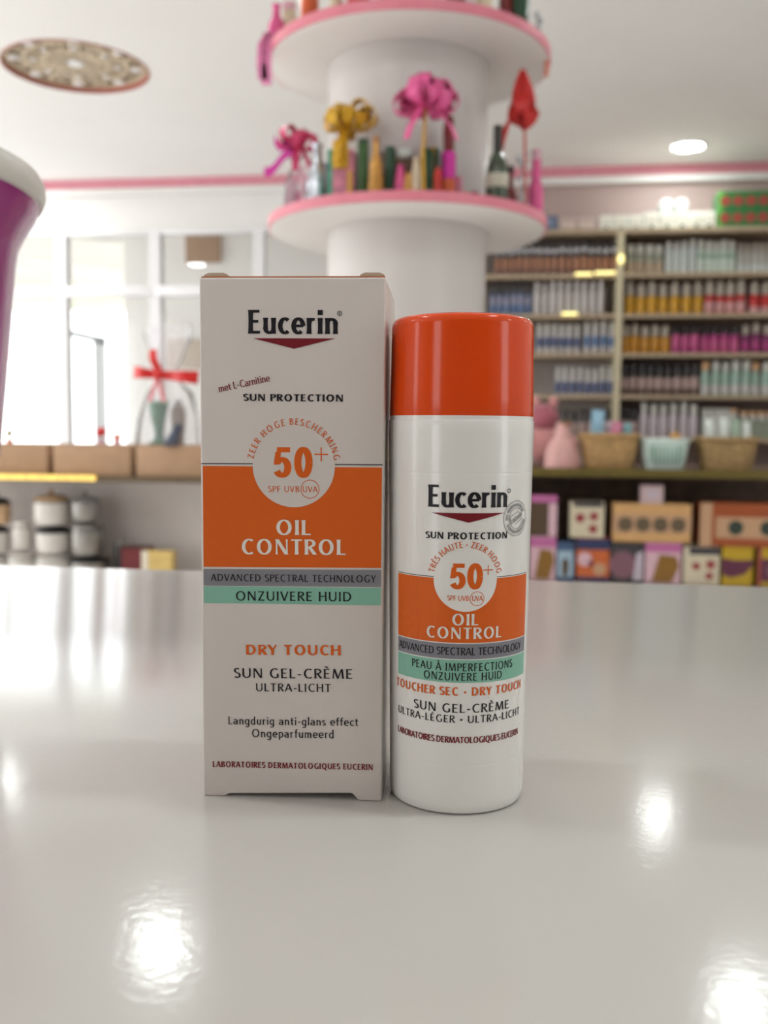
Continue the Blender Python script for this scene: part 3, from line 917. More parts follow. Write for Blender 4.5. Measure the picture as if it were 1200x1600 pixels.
NECKBLK = mat('neck_foil', (44, 42, 38), 0.35)
LABELC = mat('paper_label', (196, 190, 172), 0.6)
HONEY = mat('honey_gold', (206, 152, 72), 0.3, 0.2, noise=0.15)
CREAMM = mat('cream_wrap', (222, 206, 178), 0.5, noise=0.08)
ORNG = mat('orange_wrap', (212, 92, 44), 0.4, noise=0.15)
NAVY = mat('navy_wrap', (28, 34, 56), 0.3, noise=0.2)
BEAD = mat('crystal_bead', (214, 220, 224), 0.08, 0.7, noise=0.05)
PALEP = mat('pale_pink', (226, 178, 192), 0.55, noise=0.08)

def bow_mesh(nl, r, wd, seed, lift=0.25, tails=2):
    """loops of ribbon gathered at the origin"""
    rnd = random.Random(seed)
    m = MB()
    th = .0012
    def ribbon(P, Wd):
        n = len(P)
        rings = []
        for i in range(n):
            d = (P[min(i + 1, n - 1)] - P[max(i - 1, 0)]).normalized()
            s = Wd[i][1]
            nn = d.cross(s).normalized() * th
            rings.append([P[i] - s * Wd[i][0] - nn, P[i] + s * Wd[i][0] - nn, P[i] + s * Wd[i][0] + nn, P[i] - s * Wd[i][0] + nn])
        m.loft(rings)
    for k in range(nl):
        a = 2 * PI * k / nl + rnd.uniform(-.3, .3)
        el = lift + rnd.uniform(-.35, .55)
        d = Vector((math.cos(a) * math.cos(el), math.sin(a) * math.cos(el) * .8, math.sin(el)))
        side = d.cross(UPZ).normalized()
        nrm = side.cross(d).normalized()
        L = r * rnd.uniform(.8, 1.15)
        P, Wd = [], []
        for i in range(13):
            s = i / 12
            x = math.sin(PI * s)
            y = math.sin(2 * PI * s) * .30
            P.append(d * (L * x) + nrm * (L * y))
            Wd.append((wd * (.35 + .65 * x), side))
        ribbon(P, Wd)
    for k in range(tails):
        a = rnd.uniform(-.9, .9) - PI / 2 + (k - .5) * 1.2
        d = Vector((math.cos(a), math.sin(a) * .6, 0))
        side = Vector((-d.y, d.x, 0)).normalized()
        P = [d * (r * .15 * i) + Vector((0, 0, -r * .02 * i * i + math.sin(i * 1.1) * r * .08)) for i in range(9)]
        ribbon(P, [(wd * .7, side)] * 9)
    m.lathe([(0, -wd * .5), (wd * .7, -wd * .3), (wd * .75, wd * .3), (0, wd * .6)], 10)
    return m

def crumple(m, r0, r1, h, seed, n=20, c=(0, 0, 0), top=.25):
    """gathered wrapping: wide at the foot, pinched and flared at the neck"""
    rnd = random.Random(seed)
    rings = []
    for f, k in ((0, .96), (.03, 1.0), (.3, 1.0), (.55, .93), (.72, .55), (.80, top), (.90, .45), (1.0, .62)):
        rr = (r0 + (r1 - r0) * f) * k
        rings.append([Vector((c[0] + rr * (1 + rnd.uniform(-.12, .12)) * math.cos(2 * PI * i / n), c[1] + .85 * rr * (1 + rnd.uniform(-.12, .12)) * math.sin(2 * PI * i / n), c[2] + f * h)) for i in range(n)])
    m.loft(rings)
    return m

def bottle_prof(r, h, neck=.32, nr=.34, sh=.16):
    return [(0, 0), (r * .92, 0), (r, h * .02), (r, h * (1 - neck - sh)), (r * .9, h * (1 - neck - sh * .6)), (r * .55, h * (1 - neck - sh * .15)), (r * nr, h * (1 - neck)), (r * nr, h), (0, h)]

def place(px, py, R, z):
    p = onplate(px, py, R)
    p.z = z + .0008
    return p
SP = 0.00147
GRP1, GRP2 = 'gifts on the lower ring shelf', 'gifts on the upper ring shelf'
def hz(y, px=640, Y=2.17): return at(px, y, Y).z

# 1 pink bow package at the far side edge
p = place(462, 320, .290, T1)
g = thing('gift_package', p, 'clear wrapped gift with rose bow and magenta ribbon, first on the lower ring shelf', 'gift', group=GRP1)
crumple(MB(), .030, .026, .15, 1).build('wrapping', CELLO, g, label='clear wrapping')
MB().box(-.018, .0, -.016, .012, 0.002, .085).build('inner_box', PALEP, g, label='pink box inside')
MB().box(.003, .018, -.014, .012, 0.002, .06).build('inner_box', HOTP, g, label='hot pink box inside')
b = bow_mesh(11, .052, .012, 4, .5).build('bow', ROSE, g, label='rose pink bow'); b.location = (.005, -.005, .165)
tl = MB()
for k, (dx, dz) in enumerate(((-.075, -.04), (-.05, .035))):
    P = [Vector((dx * i / 6, -.01, .15 + dz * i / 6 + .01 * math.sin(i))) for i in range(7)]
    tl.loft([[q + Vector((0, -.002, -.011)), q + Vector((0, .002, -.011)), q + Vector((0, .002, .011)), q + Vector((0, -.002, .011))] for q in P])
tl.build('ribbon_tail', MAG, g, label='magenta ribbon tails')
# 2 silver foil package
p = place(492, 320, .268, T1)
g = thing('gift_package', p + Vector((.008, -.012, 0)), 'silver foil wrapped gift between the rose bow and the gold bow', 'gift', group=GRP1)
crumple(MB(), .030, .022, .155, 2, top=.5).build('wrapping', FOIL, g)
MB().box(-.034, -.026, -.03, -.022, .0, .10).build('ribbon_strip', PALEP, g)
# 3 gold bow package
p = place(538, 316, .275, T1)
g = thing('gift_package', p, 'pink and green gift under a big gold ribbon bow on the ring shelf', 'gift', group=GRP1)
MB().box(-.034, .026, -.024, .024, 0, .118).build('gift_box', mat('pink_teal_wrap', (196, 120, 140), .4, noise=.35, scale=45), g, bevel=.003)
MB().box(-.0345, -.024, -.0246, .0246, 0, .119).build('side_strip', TEAL, g, label='teal side strip')
MB().box(.010, .022, -.0255, -.0242, 0.002, .07).build('side_strip', HONEY, g, label='honey coloured strip')
b = bow_mesh(13, .066, .015, 11, .35, 1).build('bow', GOLD, g, label='gold ribbon bow'); b.location = (.008, -.010, .165)
MB().cbox((-.004, -.03, .105), .036, .004, .062).build('ribbon_tail', GOLD, g, bevel=.001, label='gold ribbon tail')
MB().tube([(0, 0, .11), (.004, -.004, .165)], .004).build('stem', GOLD, g)
# 4 leaf green wrapped bar
p = place(568, 316, .262, T1)
g = thing('gift_bar', p, 'slim leaf green wrapped bar between the gold bow and the ribbed honey bottle', 'gift', group=GRP1)
MB().box(-.013, .010, -.012, .012, 0, .135).build('wrapper', LEAFG, g, bevel=.003)
MB().box(-.013, .010, -.006, .006, .135, .145).build('seal', DKGRN, g, label='crimped dark end')
# 5 ribbed honey bottle
p = place(587, 314, .295, T1)
g = thing('ribbed_bottle', p, 'ribbed honey gold bottle with thin neck, beside the leaf green bar', 'bottle', group=GRP1)
pr = [(0, 0)]
for k in range(5):
    z = .012 + .016 * k
    r_ = .0185 - .0012 * k
    pr += [(r_ * .82, z - .008), (r_, z - .003), (r_, z + .003), (r_ * .82, z + .007)]
MB().lathe(pr + [(.009, .092), (.0065, .10), (.006, .125), (0, .126)], 24).build('body', HONEY, g)
MB().lathe([(0, .124), (.0075, .124), (.008, .13), (.006, .138), (0, .139)], 16).build('stopper', mat('cork', (170, 120, 70), .6), g)
# 6 dark green hamper with white top and sweets
p = place(642, 316, .245, T1)
g = thing('gift_hamper', p, 'dark green gift hamper below the large pink bow, white pom on its top', 'gift', group=GRP1)
hm = MB()
hm.box(-.058, -.036, -.022, .02, 0, .125); hm.build('side_panel', DKGRN, g, bevel=.004)
MB().box(.026, .05, -.022, .02, 0, .118).build('side_panel', DKGRN, g, bevel=.004)
MB().box(-.036, .026, -.008, .02, 0, .10).build('back_panel', mat('brown_wrap', (96, 62, 44), .5, noise=.2), g)
MB().lathe([(0, .0), (.012, .004), (.019, .012), (.012, .022), (0, .026)], 16).build('pom', mat('white_pom', (214, 222, 216), .6, bump=.5), g, label='white pom').location = (-.014, -.006, .098)
MB().lathe([(0, 0), (.012, 0), (.014, .04), (.008, .075), (.004, .082), (0, .084)], 16).build('sweet', HOTP, g, label='pink wrapped sweet').location = (-.022, -.022, 0)
MB().lathe([(0, 0), (.011, 0), (.013, .03), (.008, .06), (0, .066)], 16).build('sweet', HONEY, g, label='golden wrapped sweet').location = (-.003, -.026, 0)
MB().lathe([(0, 0), (.010, 0), (.012, .05), (.006, .095), (0, .10)], 16).build('sweet', CREAMM, g, label='cream wrapped sweet').location = (.014, -.026, 0)
# 7 large pink bow on a gold stem
p = place(662, 316, .326, T1)
g = thing('ribbon_flower', p, 'large shiny pink ribbon bow on a gold stem in front of the column', 'ribbon bow', group=GRP1)
MB().tube([(0, .004, 0), (-.003, 0, .09), (.002, 0, .185)], .0035).build('stem', GOLD, g, label='gold stem')
b = bow_mesh(22, .066, .014, 21, .35, 2).build('bow', HOTP, g); b.location = (.004, 0, .192)
MB().lathe([(0, 0), (.011, 0), (.012, .008), (0, .01)], 16).build('foot', ROSE, g)
# 8 red and magenta ribboned tubes
p = place(700, 318, .255, T1)
g = thing('gift_tube', p, 'upright tube with dark red top and magenta middle, just past the pink bow', 'gift', group=GRP1)
MB().lathe([(0, 0), (.015, 0), (.016, .055), (.0155, .056), (0, .056)], 20).build('base', ORNG, g, label='orange base')
MB().lathe([(0, .0562), (.0165, .0562), (.017, .115), (0, .115)], 20).build('sleeve', MAG, g, label='magenta sleeve')
MB().lathe([(0, .1152), (.012, .1152), (.014, .16), (.010, .195), (0, .20)], 20).build('top', DKRED, g, label='dark red top')
p = place(726, 320, .280, T1)
o = MB().lathe([(0, 0), (.012, .002), (.017, .012), (.012, .024), (0, .028)], 16).build('wrapped_sweet', ORNG); o.location = p
tag(o, 'small orange wrapped sweet lying by the dark red topped tube', 'sweet', GRP1)
p = place(684, 318, .312, T1)
o = MB().lathe([(0, 0), (.008, 0), (.009, .05), (.005, .065), (0, .067)], 14).build('lipstick', RED); o.location = p
tag(o, 'small red stick standing before the magenta tube', 'cosmetic stick', GRP1)
# 9 green glass bottle
p = place(776, 326, .290, T1)
g = thing('glass_bottle', p, 'green glass bottle with dark neck foil and paper label on the ring shelf', 'bottle', group=GRP1)
MB().lathe(bottle_prof(.026, .182, .30, .36, .26), 32).build('body', GLGREEN, g)
MB().lathe([(.0262, .045), (.0266, .046), (.0266, .074), (.0262, .075), (.0262, .045)], 32).build('label', LABELC, g, label='pale paper label')
MB().lathe([(0, .128), (.0102, .128), (.0105, .186), (0, .187)], 20).build('neck_foil', NECKBLK, g, label='dark neck foil')
MB().lathe([(.0205, .090), (.0212, .092), (.018, .108), (.0172, .107), (.0205, .09)], 24).build('shoulder_label', LABELC, g)
# 10 dark red bottle behind
p = place(806, 328, .258, T1)
g = thing('glass_bottle', p, 'dark red bottle under the red bow, behind the beads', 'bottle', group=GRP1)
MB().lathe(bottle_prof(.017, .13, .3, .42, .2), 24).build('body', DKRED, g)
MB().lathe([(0, .128), (.0082, .128), (.0082, .142), (0, .143)], 16).build('stopper', NECKBLK, g)
# 11 red bow with long ribbons
p = place(822, 330, .318, T1)
g = thing('ribbon_flower', p, 'tall pointed red ribbon bow above the bottles at the shelf end', 'ribbon bow', group=GRP1)
MB().tube([(0, 0, 0), (-.004, .004, .1), (-.008, 0, .225)], .003).build('stem', RED, g)
m_ = MB()
rnd = random.Random(5)
for k in range(16):
    a = 2 * PI * k / 16 * 1.0 + (k % 2) * .2
    out = .030 if k % 2 else .016
    top_ = .335 if k % 2 == 0 else .295
    base = Vector((.006 * math.cos(a) - .008, .006 * math.sin(a), .205 + rnd.uniform(-.01, .01)))
    tip = Vector((.006 * math.cos(a) - .014, .006 * math.sin(a), top_ - rnd.uniform(0, .03)))
    mid = (base + tip) / 2 + Vector((math.cos(a) * out * 1.7, math.sin(a) * out * 1.4, -.015))
    sd = Vector((-math.sin(a), math.cos(a), 0))
    rings = []
    for i in range(9):
        s = i / 8
        q = base * (1 - s) ** 2 + mid * 2 * s * (1 - s) + tip * s * s
        ww = .019 * math.sin(PI * (.10 + .84 * s))
        n_ = Vector((math.cos(a), math.sin(a), 0)) * .001
        rings.append([q - sd * ww - n_, q + sd * ww - n_, q + sd * ww + n_, q - sd * ww + n_])
    m_.loft(rings)
m_.build('bow', RED, g)
rb = MB()
for k in range(3):
    P = [Vector((-.008 - .085 * (i / 9) + .0, -.006 * k, .235 + .012 * math.sin(PI * i / 9) - (.17 - .02 * k) * (i / 9) ** 2.2)) + Vector((.012 * k * i / 9, 0, 0)) for i in range(10)]
    rb.loft([[q + Vector((-.005, -.001, -.005)), q + Vector((-.005, .001, -.005)), q + Vector((.005, .001, .005)), q + Vector((.005, -.001, .005))] for q in P])
rb.build('ribbon_tail', RED, g)
# 12 crystal bead strand and pink fluff
p = place(826, 332, .275, T1)
g = thing('bead_tower', p + Vector((.012, -.03, 0)), 'sparkling silver bead cluster at the shelf end under the red bow', 'bead ornament', group=GRP1)
rnd = random.Random(3)
for k in range(14):
    z = .012 + .0115 * k
    r_ = rnd.uniform(.006, .0105)
    o = MB().lathe([(0, -r_), (r_ * .7, -r_ * .7), (r_, 0), (r_ * .7, r_ * .7), (0, r_)], 10).build('bead', BEAD, g)
    o.location = (rnd.uniform(-.010, .010), rnd.uniform(-.006, .006), z)
p = place(846, 336, .320, T1)
g = thing('gift_package', p, 'pink net wrapped gift at the far end of the lower ring shelf', 'gift', group=GRP1)
crumple(MB(), .018, .020, .155, 9, top=.6).build('wrapping', HOTP, g)
MB().lathe([(0, 0), (.010, .0), (.012, .03), (0, .035)], 12).build('tuft', PALEP, g, label='pale tuft').location = (0, 0, .150)

# wrapped boxes filling the row behind
def back_gift(px, w_, h_, m, band, label):
    p = place(px, 312, .232, T1)
    g = thing('gift_box', p, label, 'gift', group=GRP1)
    MB().box(-w_ / 2, w_ / 2, -.012, .014, 0, h_).build('box', m, g, bevel=.003)
    MB().box(-w_ * .12, w_ * .12, -.0128, .0148, 0, h_ + .0008).build('ribbon', band, g, smooth=False)
LILAC = mat('lilac_wrap', (176, 158, 186), .35, noise=.2, scale=40)
back_gift(478, .030, .105, ROSE, PALEP, 'rose box with pale ribbon standing behind the silver foil gift')
back_gift(505, .026, .125, LILAC, FOIL, 'lilac box with silver ribbon behind the silver foil gift and the gold bow')
back_gift(604, .026, .118, mat('cocoa_wrap', (112, 78, 62), .4, noise=.2), DKGRN, 'cocoa brown box behind the ribbed honey bottle')
back_gift(676, .030, .128, DKGRN, GOLD, 'dark green box with gold ribbon behind the stem of the pink bow')
back_gift(716, .022, .070, PALEP, ROSE, 'low pale pink box behind the magenta tube')
back_gift(742, .020, .045, mat('plum_wrap', (98, 52, 66), .4, noise=.2), RED, 'low plum box with red ribbon between the sweet and the green bottle')
back_gift(834, .026, .118, FOIL, HOTP, 'silver box with pink ribbon behind the bead cluster')
# things on the upper shelf, mostly out of the frame
def up(px, R): return place(px, 20, R, T2)
p = up(432, .332)
g = thing('gift_package', p, 'pink wrapped gift hanging over the edge of the upper ring shelf', 'gift', group=GRP2)
crumple(MB(), .022, .018, .10, 14, top=.5).build('wrapping', HOTP, g)
tl = MB()
for k in range(2):
    P = [Vector((-.012 - .004 * k, -.016, .03)), Vector((-.026 + .010 * k, -.030, .0)), Vector((-.028 + .012 * k, -.034, -.05)), Vector((-.024 + .008 * k, -.034, -.085 - .012 * k))]
    tl.loft([[q + Vector((-.012, -.002, 0)), q + Vector((.012, -.002, 0)), q + Vector((.012, .002, 0)), q + Vector((-.012, .002, 0))] for q in P])
tl.build('ribbon_tail', mat('light_pink_ribbon', (230, 130, 178), .35, noise=.1), g, label='lighter pink ribbon tails')
def tub(px, R, r, h, m, cap, label, cat='gift', nm='gift_tub'):
    g = thing(nm, up(px, R), label, cat, group=GRP2)
    MB().lathe([(0, 0), (r * .95, 0), (r, .004), (r, h * .8), (r * .9, h * .83), (0, h * .83)], 24).build('body', m, g)
    MB().lathe([(0, h * .831), (r * .96, h * .831), (r * .98, h * .99), (0, h)], 24).build('lid', cap, g)
tub(452, .300, .017, .11, CREAMM, PALEP, 'cream tub on the upper ring shelf beside the overhanging pink gift')
tub(484, .285, .021, .11, ORNG, ORNG, 'orange tub on the upper ring shelf, next to the cream tub')
tub(524, .290, .014, .10, CREAMM, BLACKP, 'small cream tub with black lid on the upper ring shelf')
tub(560, .285, .025, .09, RED, RED, 'wide red tub on the upper ring shelf before the column')
tub(610, .290, .022, .07, DKGRN, GOLD, 'dark green tub with gold lid on the upper ring shelf')
tub(660, .290, .022, .07, PALEP, HOTP, 'pale pink tub with bright pink lid on the upper ring shelf')
tub(712, .285, .022, .08, mat('brown_tub', (90, 60, 50), .4), DKGRN, 'brown tub with green lid on the upper ring shelf')
tub(756, .285, .019, .09, CREAMM, GOLD, 'cream tub with gold lid on the upper ring shelf')
tub(790, .275, .016, .10, DKRED, DKRED, 'dark red tub on the upper ring shelf')
tub(812, .300, .022, .11, DKGRN, FOIL, 'dark green tub with silver lid on the upper ring shelf')
tub(842, .265, .020, .12, NAVY, NAVY, 'navy tub on the upper ring shelf near its end')
g = thing('bead_tower', up(857, .318), 'silver bead strand at the end of the upper ring shelf', 'bead ornament', group=GRP2)
for k in range(7):
    r_ = .008 + .002 * (k % 2)
    MB().lathe([(0, -r_), (r_ * .7, -r_ * .7), (r_, 0), (r_ * .7, r_ * .7), (0, r_)], 10).build('bead', BEAD, g).location = (.003 * (k % 3 - 1), 0, .010 + .015 * k)
MB().tube([(.012, -.01, .03), (.020, -.022, .004), (.022, -.026, -.03), (.020, -.024, -.055)], .006).build('tassel', mat('peach_tassel', (226, 140, 120), .6), g, label='peach tassel')

# ------------------------------------------------------------------ wall shelving with bottles
SYF, SYB = 5.60, YB - .002
def sx(px): return at(px, 500, SYF + .06).x
def szz(y): return at(1080, y, SYF).z
XS0, XPOST, XS1 = sx(725), sx(965), 2.95
LEV = {0: szz(355), 1: szz(425), 2: szz(489), 3: szz(551), 4: szz(617), 5: szz(684)}
TH = .024
unit = thing('wall_shelving', ((XS0 + XS1) / 2, SYF, 0), 'tall cream wall shelving full of bottles with a pale upright between two bays', 'shelving')
ui = Matrix.Translation(-unit.location)
def upart(name, m, mats, label=None, **k):
    m.v = [tuple(Vector(p) - unit.location) for p in m.v]
    return m.build(name, mats, unit, label, smooth=False, **k)
for k, z in LEV.items():
    if k == 0:
        upart('shelf_board', MB().box(XS0, XS1, SYF, SYB - .02, z - TH, z), SHELF)
    else:
        upart('shelf_board', MB().box(XS0 + .02, XPOST - .018, SYF, SYB - .02, z - TH, z), SHELF)
        upart('shelf_board', MB().box(XPOST + .018, XS1 - .02, SYF, SYB - .02, z - TH, z), SHELF)
upart('upright', MB().box(XPOST - .018, XPOST + .018, SYF - .006, SYB - .02, 0, LEV[0] - TH), POSTM, 'pale upright between the bays')
upart('side_panel', MB().box(XS0, XS0 + .02, SYF, SYB - .02, 0, LEV[0] - TH), POSTM)
upart('side_panel', MB().box(XS1 - .02, XS1, SYF, SYB - .02, 0, LEV[0] - TH), POSTM)
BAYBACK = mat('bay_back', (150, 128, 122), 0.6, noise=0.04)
upart('back_panel', MB().box(XS0, XPOST, SYB - .02, SYB, 0, LEV[0]), SHELFBACK)
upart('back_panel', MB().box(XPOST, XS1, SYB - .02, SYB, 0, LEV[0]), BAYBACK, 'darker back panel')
# glowing pieces that stand in for reflections of gold lights on the shelving
GOLDREFL = mat('gold_reflection', (240, 226, 150), 0.4, emit=.85, noise=0)
for px0, px1, y, lb in ((899, 925, 428, 'short glowing strip for a gold light reflection under the dark capped bottles'), (930, 962, 426, 'glowing strip for a gold light reflection beside the upright, on the upper shelf edge'), (878, 902, 490, 'short glowing strip for a gold light reflection on the shelf edge below the white bottles')):
    a, b_ = at(px0, y, SYF - .01), at(px1, y, SYF - .01)
    o = MB().box(a.x, b_.x, SYF - .012, SYF - .0005, a.z - .007, a.z + .007).build('reflection_strip', GOLDREFL, smooth=False)
    tag(o, lb, 'light reflection')
a = at(970, 405, SYF - .02)
o = MB().lathe([(0, -.02), (.012, -.014), (.018, 0), (.012, .014), (0, .02)], 16).build('reflection_spot', GOLDREFL); o.location = (a.x, SYF - .026, a.z); o.scale = (1, 1, 1.3)
tag(o, 'small glowing gold spot for a light reflection on the pale upright of the shelving', 'light bulb')

def bottle_proto(name, r, h, bodym, capm, caph=.25, capr=.6, shoulder=.12, band=None, flat=1.0, dome=False, band_z=(.15, .5), part='cap'):
    """body, cap and label band as three meshes standing on z = 0"""
    r *= .9
    hb = h * (1 - caph)
    p = [(0, 0), (r * .93, 0), (r, h * .02), (r, hb - h * shoulder), (r * .96, hb - h * shoulder * .55), (r * (capr * .9), hb - .001), (0, hb - .001)]
    body = MB().lathe(p, 20, sy=flat).mesh(name + '_body', bodym, angle=50)
    cr_ = r * capr
    if dome: q = [(0, hb), (cr_, hb), (cr_ * 1.02, hb + h * caph * .5), (cr_ * .8, hb + h * caph * .85), (cr_ * .4, h * .99), (0, h)]
    else: q = [(0, hb), (cr_, hb), (cr_, h * .985), (cr_ * .9, h), (0, h)]
    cap = MB().lathe(q, 20, sy=flat).mesh(name + '_cap', capm, angle=50)
    parts = [('body', body), (part, cap)]
    if band:
        z0, z1 = h * band_z[0], h * band_z[1]
        bd = MB().lathe([(r * 1.0, z0), (r * 1.015, z0 + .001), (r * 1.015, z1 - .001), (r * 1.0, z1), (r * 1.0, z0)], 20, sy=flat).mesh(name + '_label', band)
        parts.append(('label_band', bd))
    return parts
def put(name, parts, p, label, cat='bottle', group=None, rz=0):
    t = thing(name, p, label, cat, rz, group)
    if cat == 'bottle': t.scale = (1, 1, random.uniform(.95, 1.03))
    for nm, me in parts:
        o = bpy.data.objects.new(nm, me)
        COL.objects.link(o)
        o.parent = t
    return t
def row(name, px0, px1, n, lev, parts, desc, where, start='from the upright', back=False, dy=.055, group=None, cat='bottle', jit=.002, words=None):
    xa, xb = sx(px0), sx(px1)
    order = range(n)
    for i in order:
        x = xa + (xb - xa) * (i + .5) / n
        k = (n - 1 - i) if back else i
        lb = '%s %s %s, %s' % (ORD[k], desc, start, where)
        prt = parts[i % len(parts)] if isinstance(parts, list) and isinstance(parts[0], list) else parts
        put(name, prt, (x + random.uniform(-jit, jit), SYF + dy + random.uniform(0, .012), LEV[lev]), lb, cat, group or (desc.split(' with')[0] + 's, ' + where + (' before the upright' if back else ' past the upright')))
def m_(name, rgb, rough=.3, **k): return mat(name, rgb, rough, coat=.2, noise=.05, **k)
CLEARG = m_('grey_green_liquid', (150, 152, 136)); BEIGEL = m_('beige_liquid', (168, 148, 126))
WHT = m_('bottle_white_cool', (206, 214, 212)); WHT2 = m_('bottle_white_green', (198, 212, 202)); PALEB = m_('bottle_pale', (184, 182, 174))
CAPW = m_('cap_white', (206, 204, 196)); CAPC = m_('cap_clear', (176, 166, 152)); CAPB = m_('cap_black', (30, 28, 32)); CAPS = m_('cap_silver', (206, 206, 210))
YEL = m_('yellow_bottle', (206, 152, 18)); AMB = m_('amber_bottle', (190, 130, 14)); REDB = m_('red_bottle', (186, 44, 38)); BLACKC = CAPB
PNKL = m_('red_label', (206, 150, 150)); MAGB = m_('magenta_bottle', (170, 40, 118)); PMAG = m_('pink_bottle', (190, 74, 128)); PURB = m_('plum_bottle', (126, 16, 92))
ROSEB = m_('rose_beige_bottle', (176, 148, 142)); MINT = m_('mint_bottle', (160, 188, 174)); PEACH = m_('peach_cap', (214, 168, 122)); LILW = m_('lilac_white', (206, 194, 200))
BRN = m_('brown_bottle', (176, 122, 92)); WINEB = m_('wine_label', (112, 62, 66)); BLUEL = m_('blue_label', (92, 122, 166)); DBLUE = m_('dark_blue_label', (70, 84, 128)); WARMW = m_('bottle_white_warm', (204, 198, 196))
SLATE = m_('slate_cap', (60, 58, 64)); BROWNL = m_('brown_label', (88, 62, 54)); GREENL = m_('green_label', (150, 178, 158))

# far bay beyond the upright
W1 = 'shelf under the white cartons'
A_ = bottle_proto('grey_bottle', .030, .165, CLEARG, CAPW, .30, .8, .08, BEIGEL, band_z=(.05, .4))
row('clear_bottle', 975, 1034, 4, 1, A_, 'grey green bottle with white cap', W1)
A_ = bottle_proto('white_bottle', .0212, .180, WHT, CAPW, .18, .8, .06)
row('white_bottle', 1036, 1084, 4, 1, A_, 'solid white bottle', W1, start='after the grey green ones')
A_ = bottle_proto('white_green_bottle', .024, .178, WHT2, CAPW, .24, .8, .08, GREENL, band_z=(.45, .6))
row('white_bottle', 1086, 1146, 5, 1, A_, 'green banded white bottle', W1, start='after the solid ones')
A_ = bottle_proto('pale_bottle', .019, .160, PALEB, CAPC, .22, .75, .10, WHT, band_z=(.05, .3))
row('pale_bottle', 1148, 1226, 7, 1, A_, 'slim pale bottle', W1, start='past the green banded ones')
W2 = 'yellow and red shelf'
A_ = bottle_proto('yellow_bottle', .031, .185, YEL, CAPC, .45, .85, .04, dome=True)
row('yellow_bottle', 974, 1098, 7, 2, A_, 'yellow bottle with clear domed cap', W2)
A_ = bottle_proto('red_bottle', .030, .185, REDB, CAPC, .45, .85, .04, PNKL, dome=True, band_z=(.06, .35))
row('red_bottle', 1099, 1164, 4, 2, A_, 'pale labelled red bottle', W2, start='after the yellow ones')
A_ = bottle_proto('bright_red_bottle', .030, .180, m_('bright_red', (196, 28, 26)), CAPC, .42, .8, .05, PNKL, dome=True, band_z=(.02, .2))
row('red_bottle', 1168, 1240, 4, 2, A_, 'bright red bottle', W2, start='past the pale labelled ones')
W3 = 'amber and magenta shelf'
A_ = bottle_proto('amber_bottle', .030, .165, AMB, CAPC, .40, .75, .06, dome=True)
row('amber_bottle', 970, 1048, 5, 3, A_, 'amber bottle with rounded cap', W3)
A_ = bottle_proto('pink_bottle', .028, .150, PMAG, BLACKC, .28, .7, .08, MAGB, band_z=(.05, .2))
row('pink_bottle', 1049, 1094, 3, 3, A_, 'pink bottle with black cap', W3, start='after the amber ones')
A_ = bottle_proto('magenta_bottle', .028, .150, MAGB, BLACKC, .28, .7, .08, PMAG, band_z=(.1, .5))
row('magenta_bottle', 1095, 1156, 4, 3, A_, 'magenta bottle with black cap', W3, start='after the pink ones')
A_ = bottle_proto('plum_bottle', .028, .165, PURB, CAPC, .34, .7, .08, MAGB, band_z=(.1, .4), dome=True)
row('magenta_bottle', 1158, 1240, 5, 3, A_, 'plum bottle with clear cap', W3, start='past the magenta ones')
W4 = 'rose and mint shelf'
A_ = bottle_proto('rose_bottle', .026, .175, ROSEB, BLACKC, .42, .75, .10, BROWNL, band_z=(.02, .2))
row('rose_bottle', 972, 1096, 9, 4, A_, 'rose beige bottle with tall black cap', W4)
A_ = bottle_proto('mint_bottle', .028, .190, MINT, CAPW, .26, .8, .22, WARMW, band_z=(.05, .3))
B_ = bottle_proto('mint_peach_bottle', .028, .190, MINT, PEACH, .26, .8, .22, WARMW, band_z=(.05, .3))
row('mint_bottle', 1098, 1240, 9, 4, [B_, A_, A_, A_, A_], 'mint bottle', W4, start='after the black capped ones')
W5 = 'shelf behind the baskets'
A_ = bottle_proto('rose_bottle_b', .024, .165, ROSEB, BLACKC, .42, .75, .10)
row('rose_bottle', 968, 1000, 3, 5, A_, 'small rose bottle with black cap', W5)
A_ = bottle_proto('lilac_bottle', .028, .195, LILW, CAPW, .30, .72, .16)
row('white_bottle', 1003, 1098, 6, 5, A_, 'lilac white bottle', W5, start='after the small rose ones')
# cartons of small jars at the end of that shelf
def carton(name, p, w, d, h, m, label, prints=(), group=None, rz=0, cat='box'):
    t = thing(name, p, label, cat, rz, group)
    MB().box(-w / 2, w / 2, 0, d, 0, h).build('body', m, t, bevel=min(w, h) * .02, seg=1)
    for k in prints:
        if k[0] == 'r':
            _, u0, u1, v0, v1, mm = k
            MB().box(-w / 2 + u0 * w, -w / 2 + u1 * w, -.0012, .0005, v0 * h, v1 * h).build('printed_panel', mm, t, smooth=False)
        elif k[0] == 'd':
            _, cu, cv, rr, mm = k
            MB().lathe([(0, -.0005), (rr * h, -.0005), (rr * h, .0018), (0, .0018)], 24, M=Matrix.Translation((-w / 2 + cu * w, 0, cv * h)) @ Matrix.Rotation(PI / 2, 4, 'X')).build('printed_disc', mm, t, smooth=False)
        elif k[0] == 'p':
            _, pts, mm = k
            MB().prism([(-w / 2 + u * w, v * h) for u, v in pts], -.0022, .0005).build('printed_shape', mm, t, smooth=False)
    return t
a, b_ = sx(1102), sx(1158)
carton('jar_tray', ((a + b_) / 2, SYF + .03, LEV[5]), b_ - a, .12, .115, m_('tray_white', (196, 196, 190)), 'white tray under a row of round jars at the end of the basket shelf', cat='tray')
jar = bottle_proto('jar', .022, .05, CAPW, CAPW, .45, 1.05, .05)
jarp = bottle_proto('jar_peach', .022, .05, CAPW, PEACH, .45, 1.05, .05)
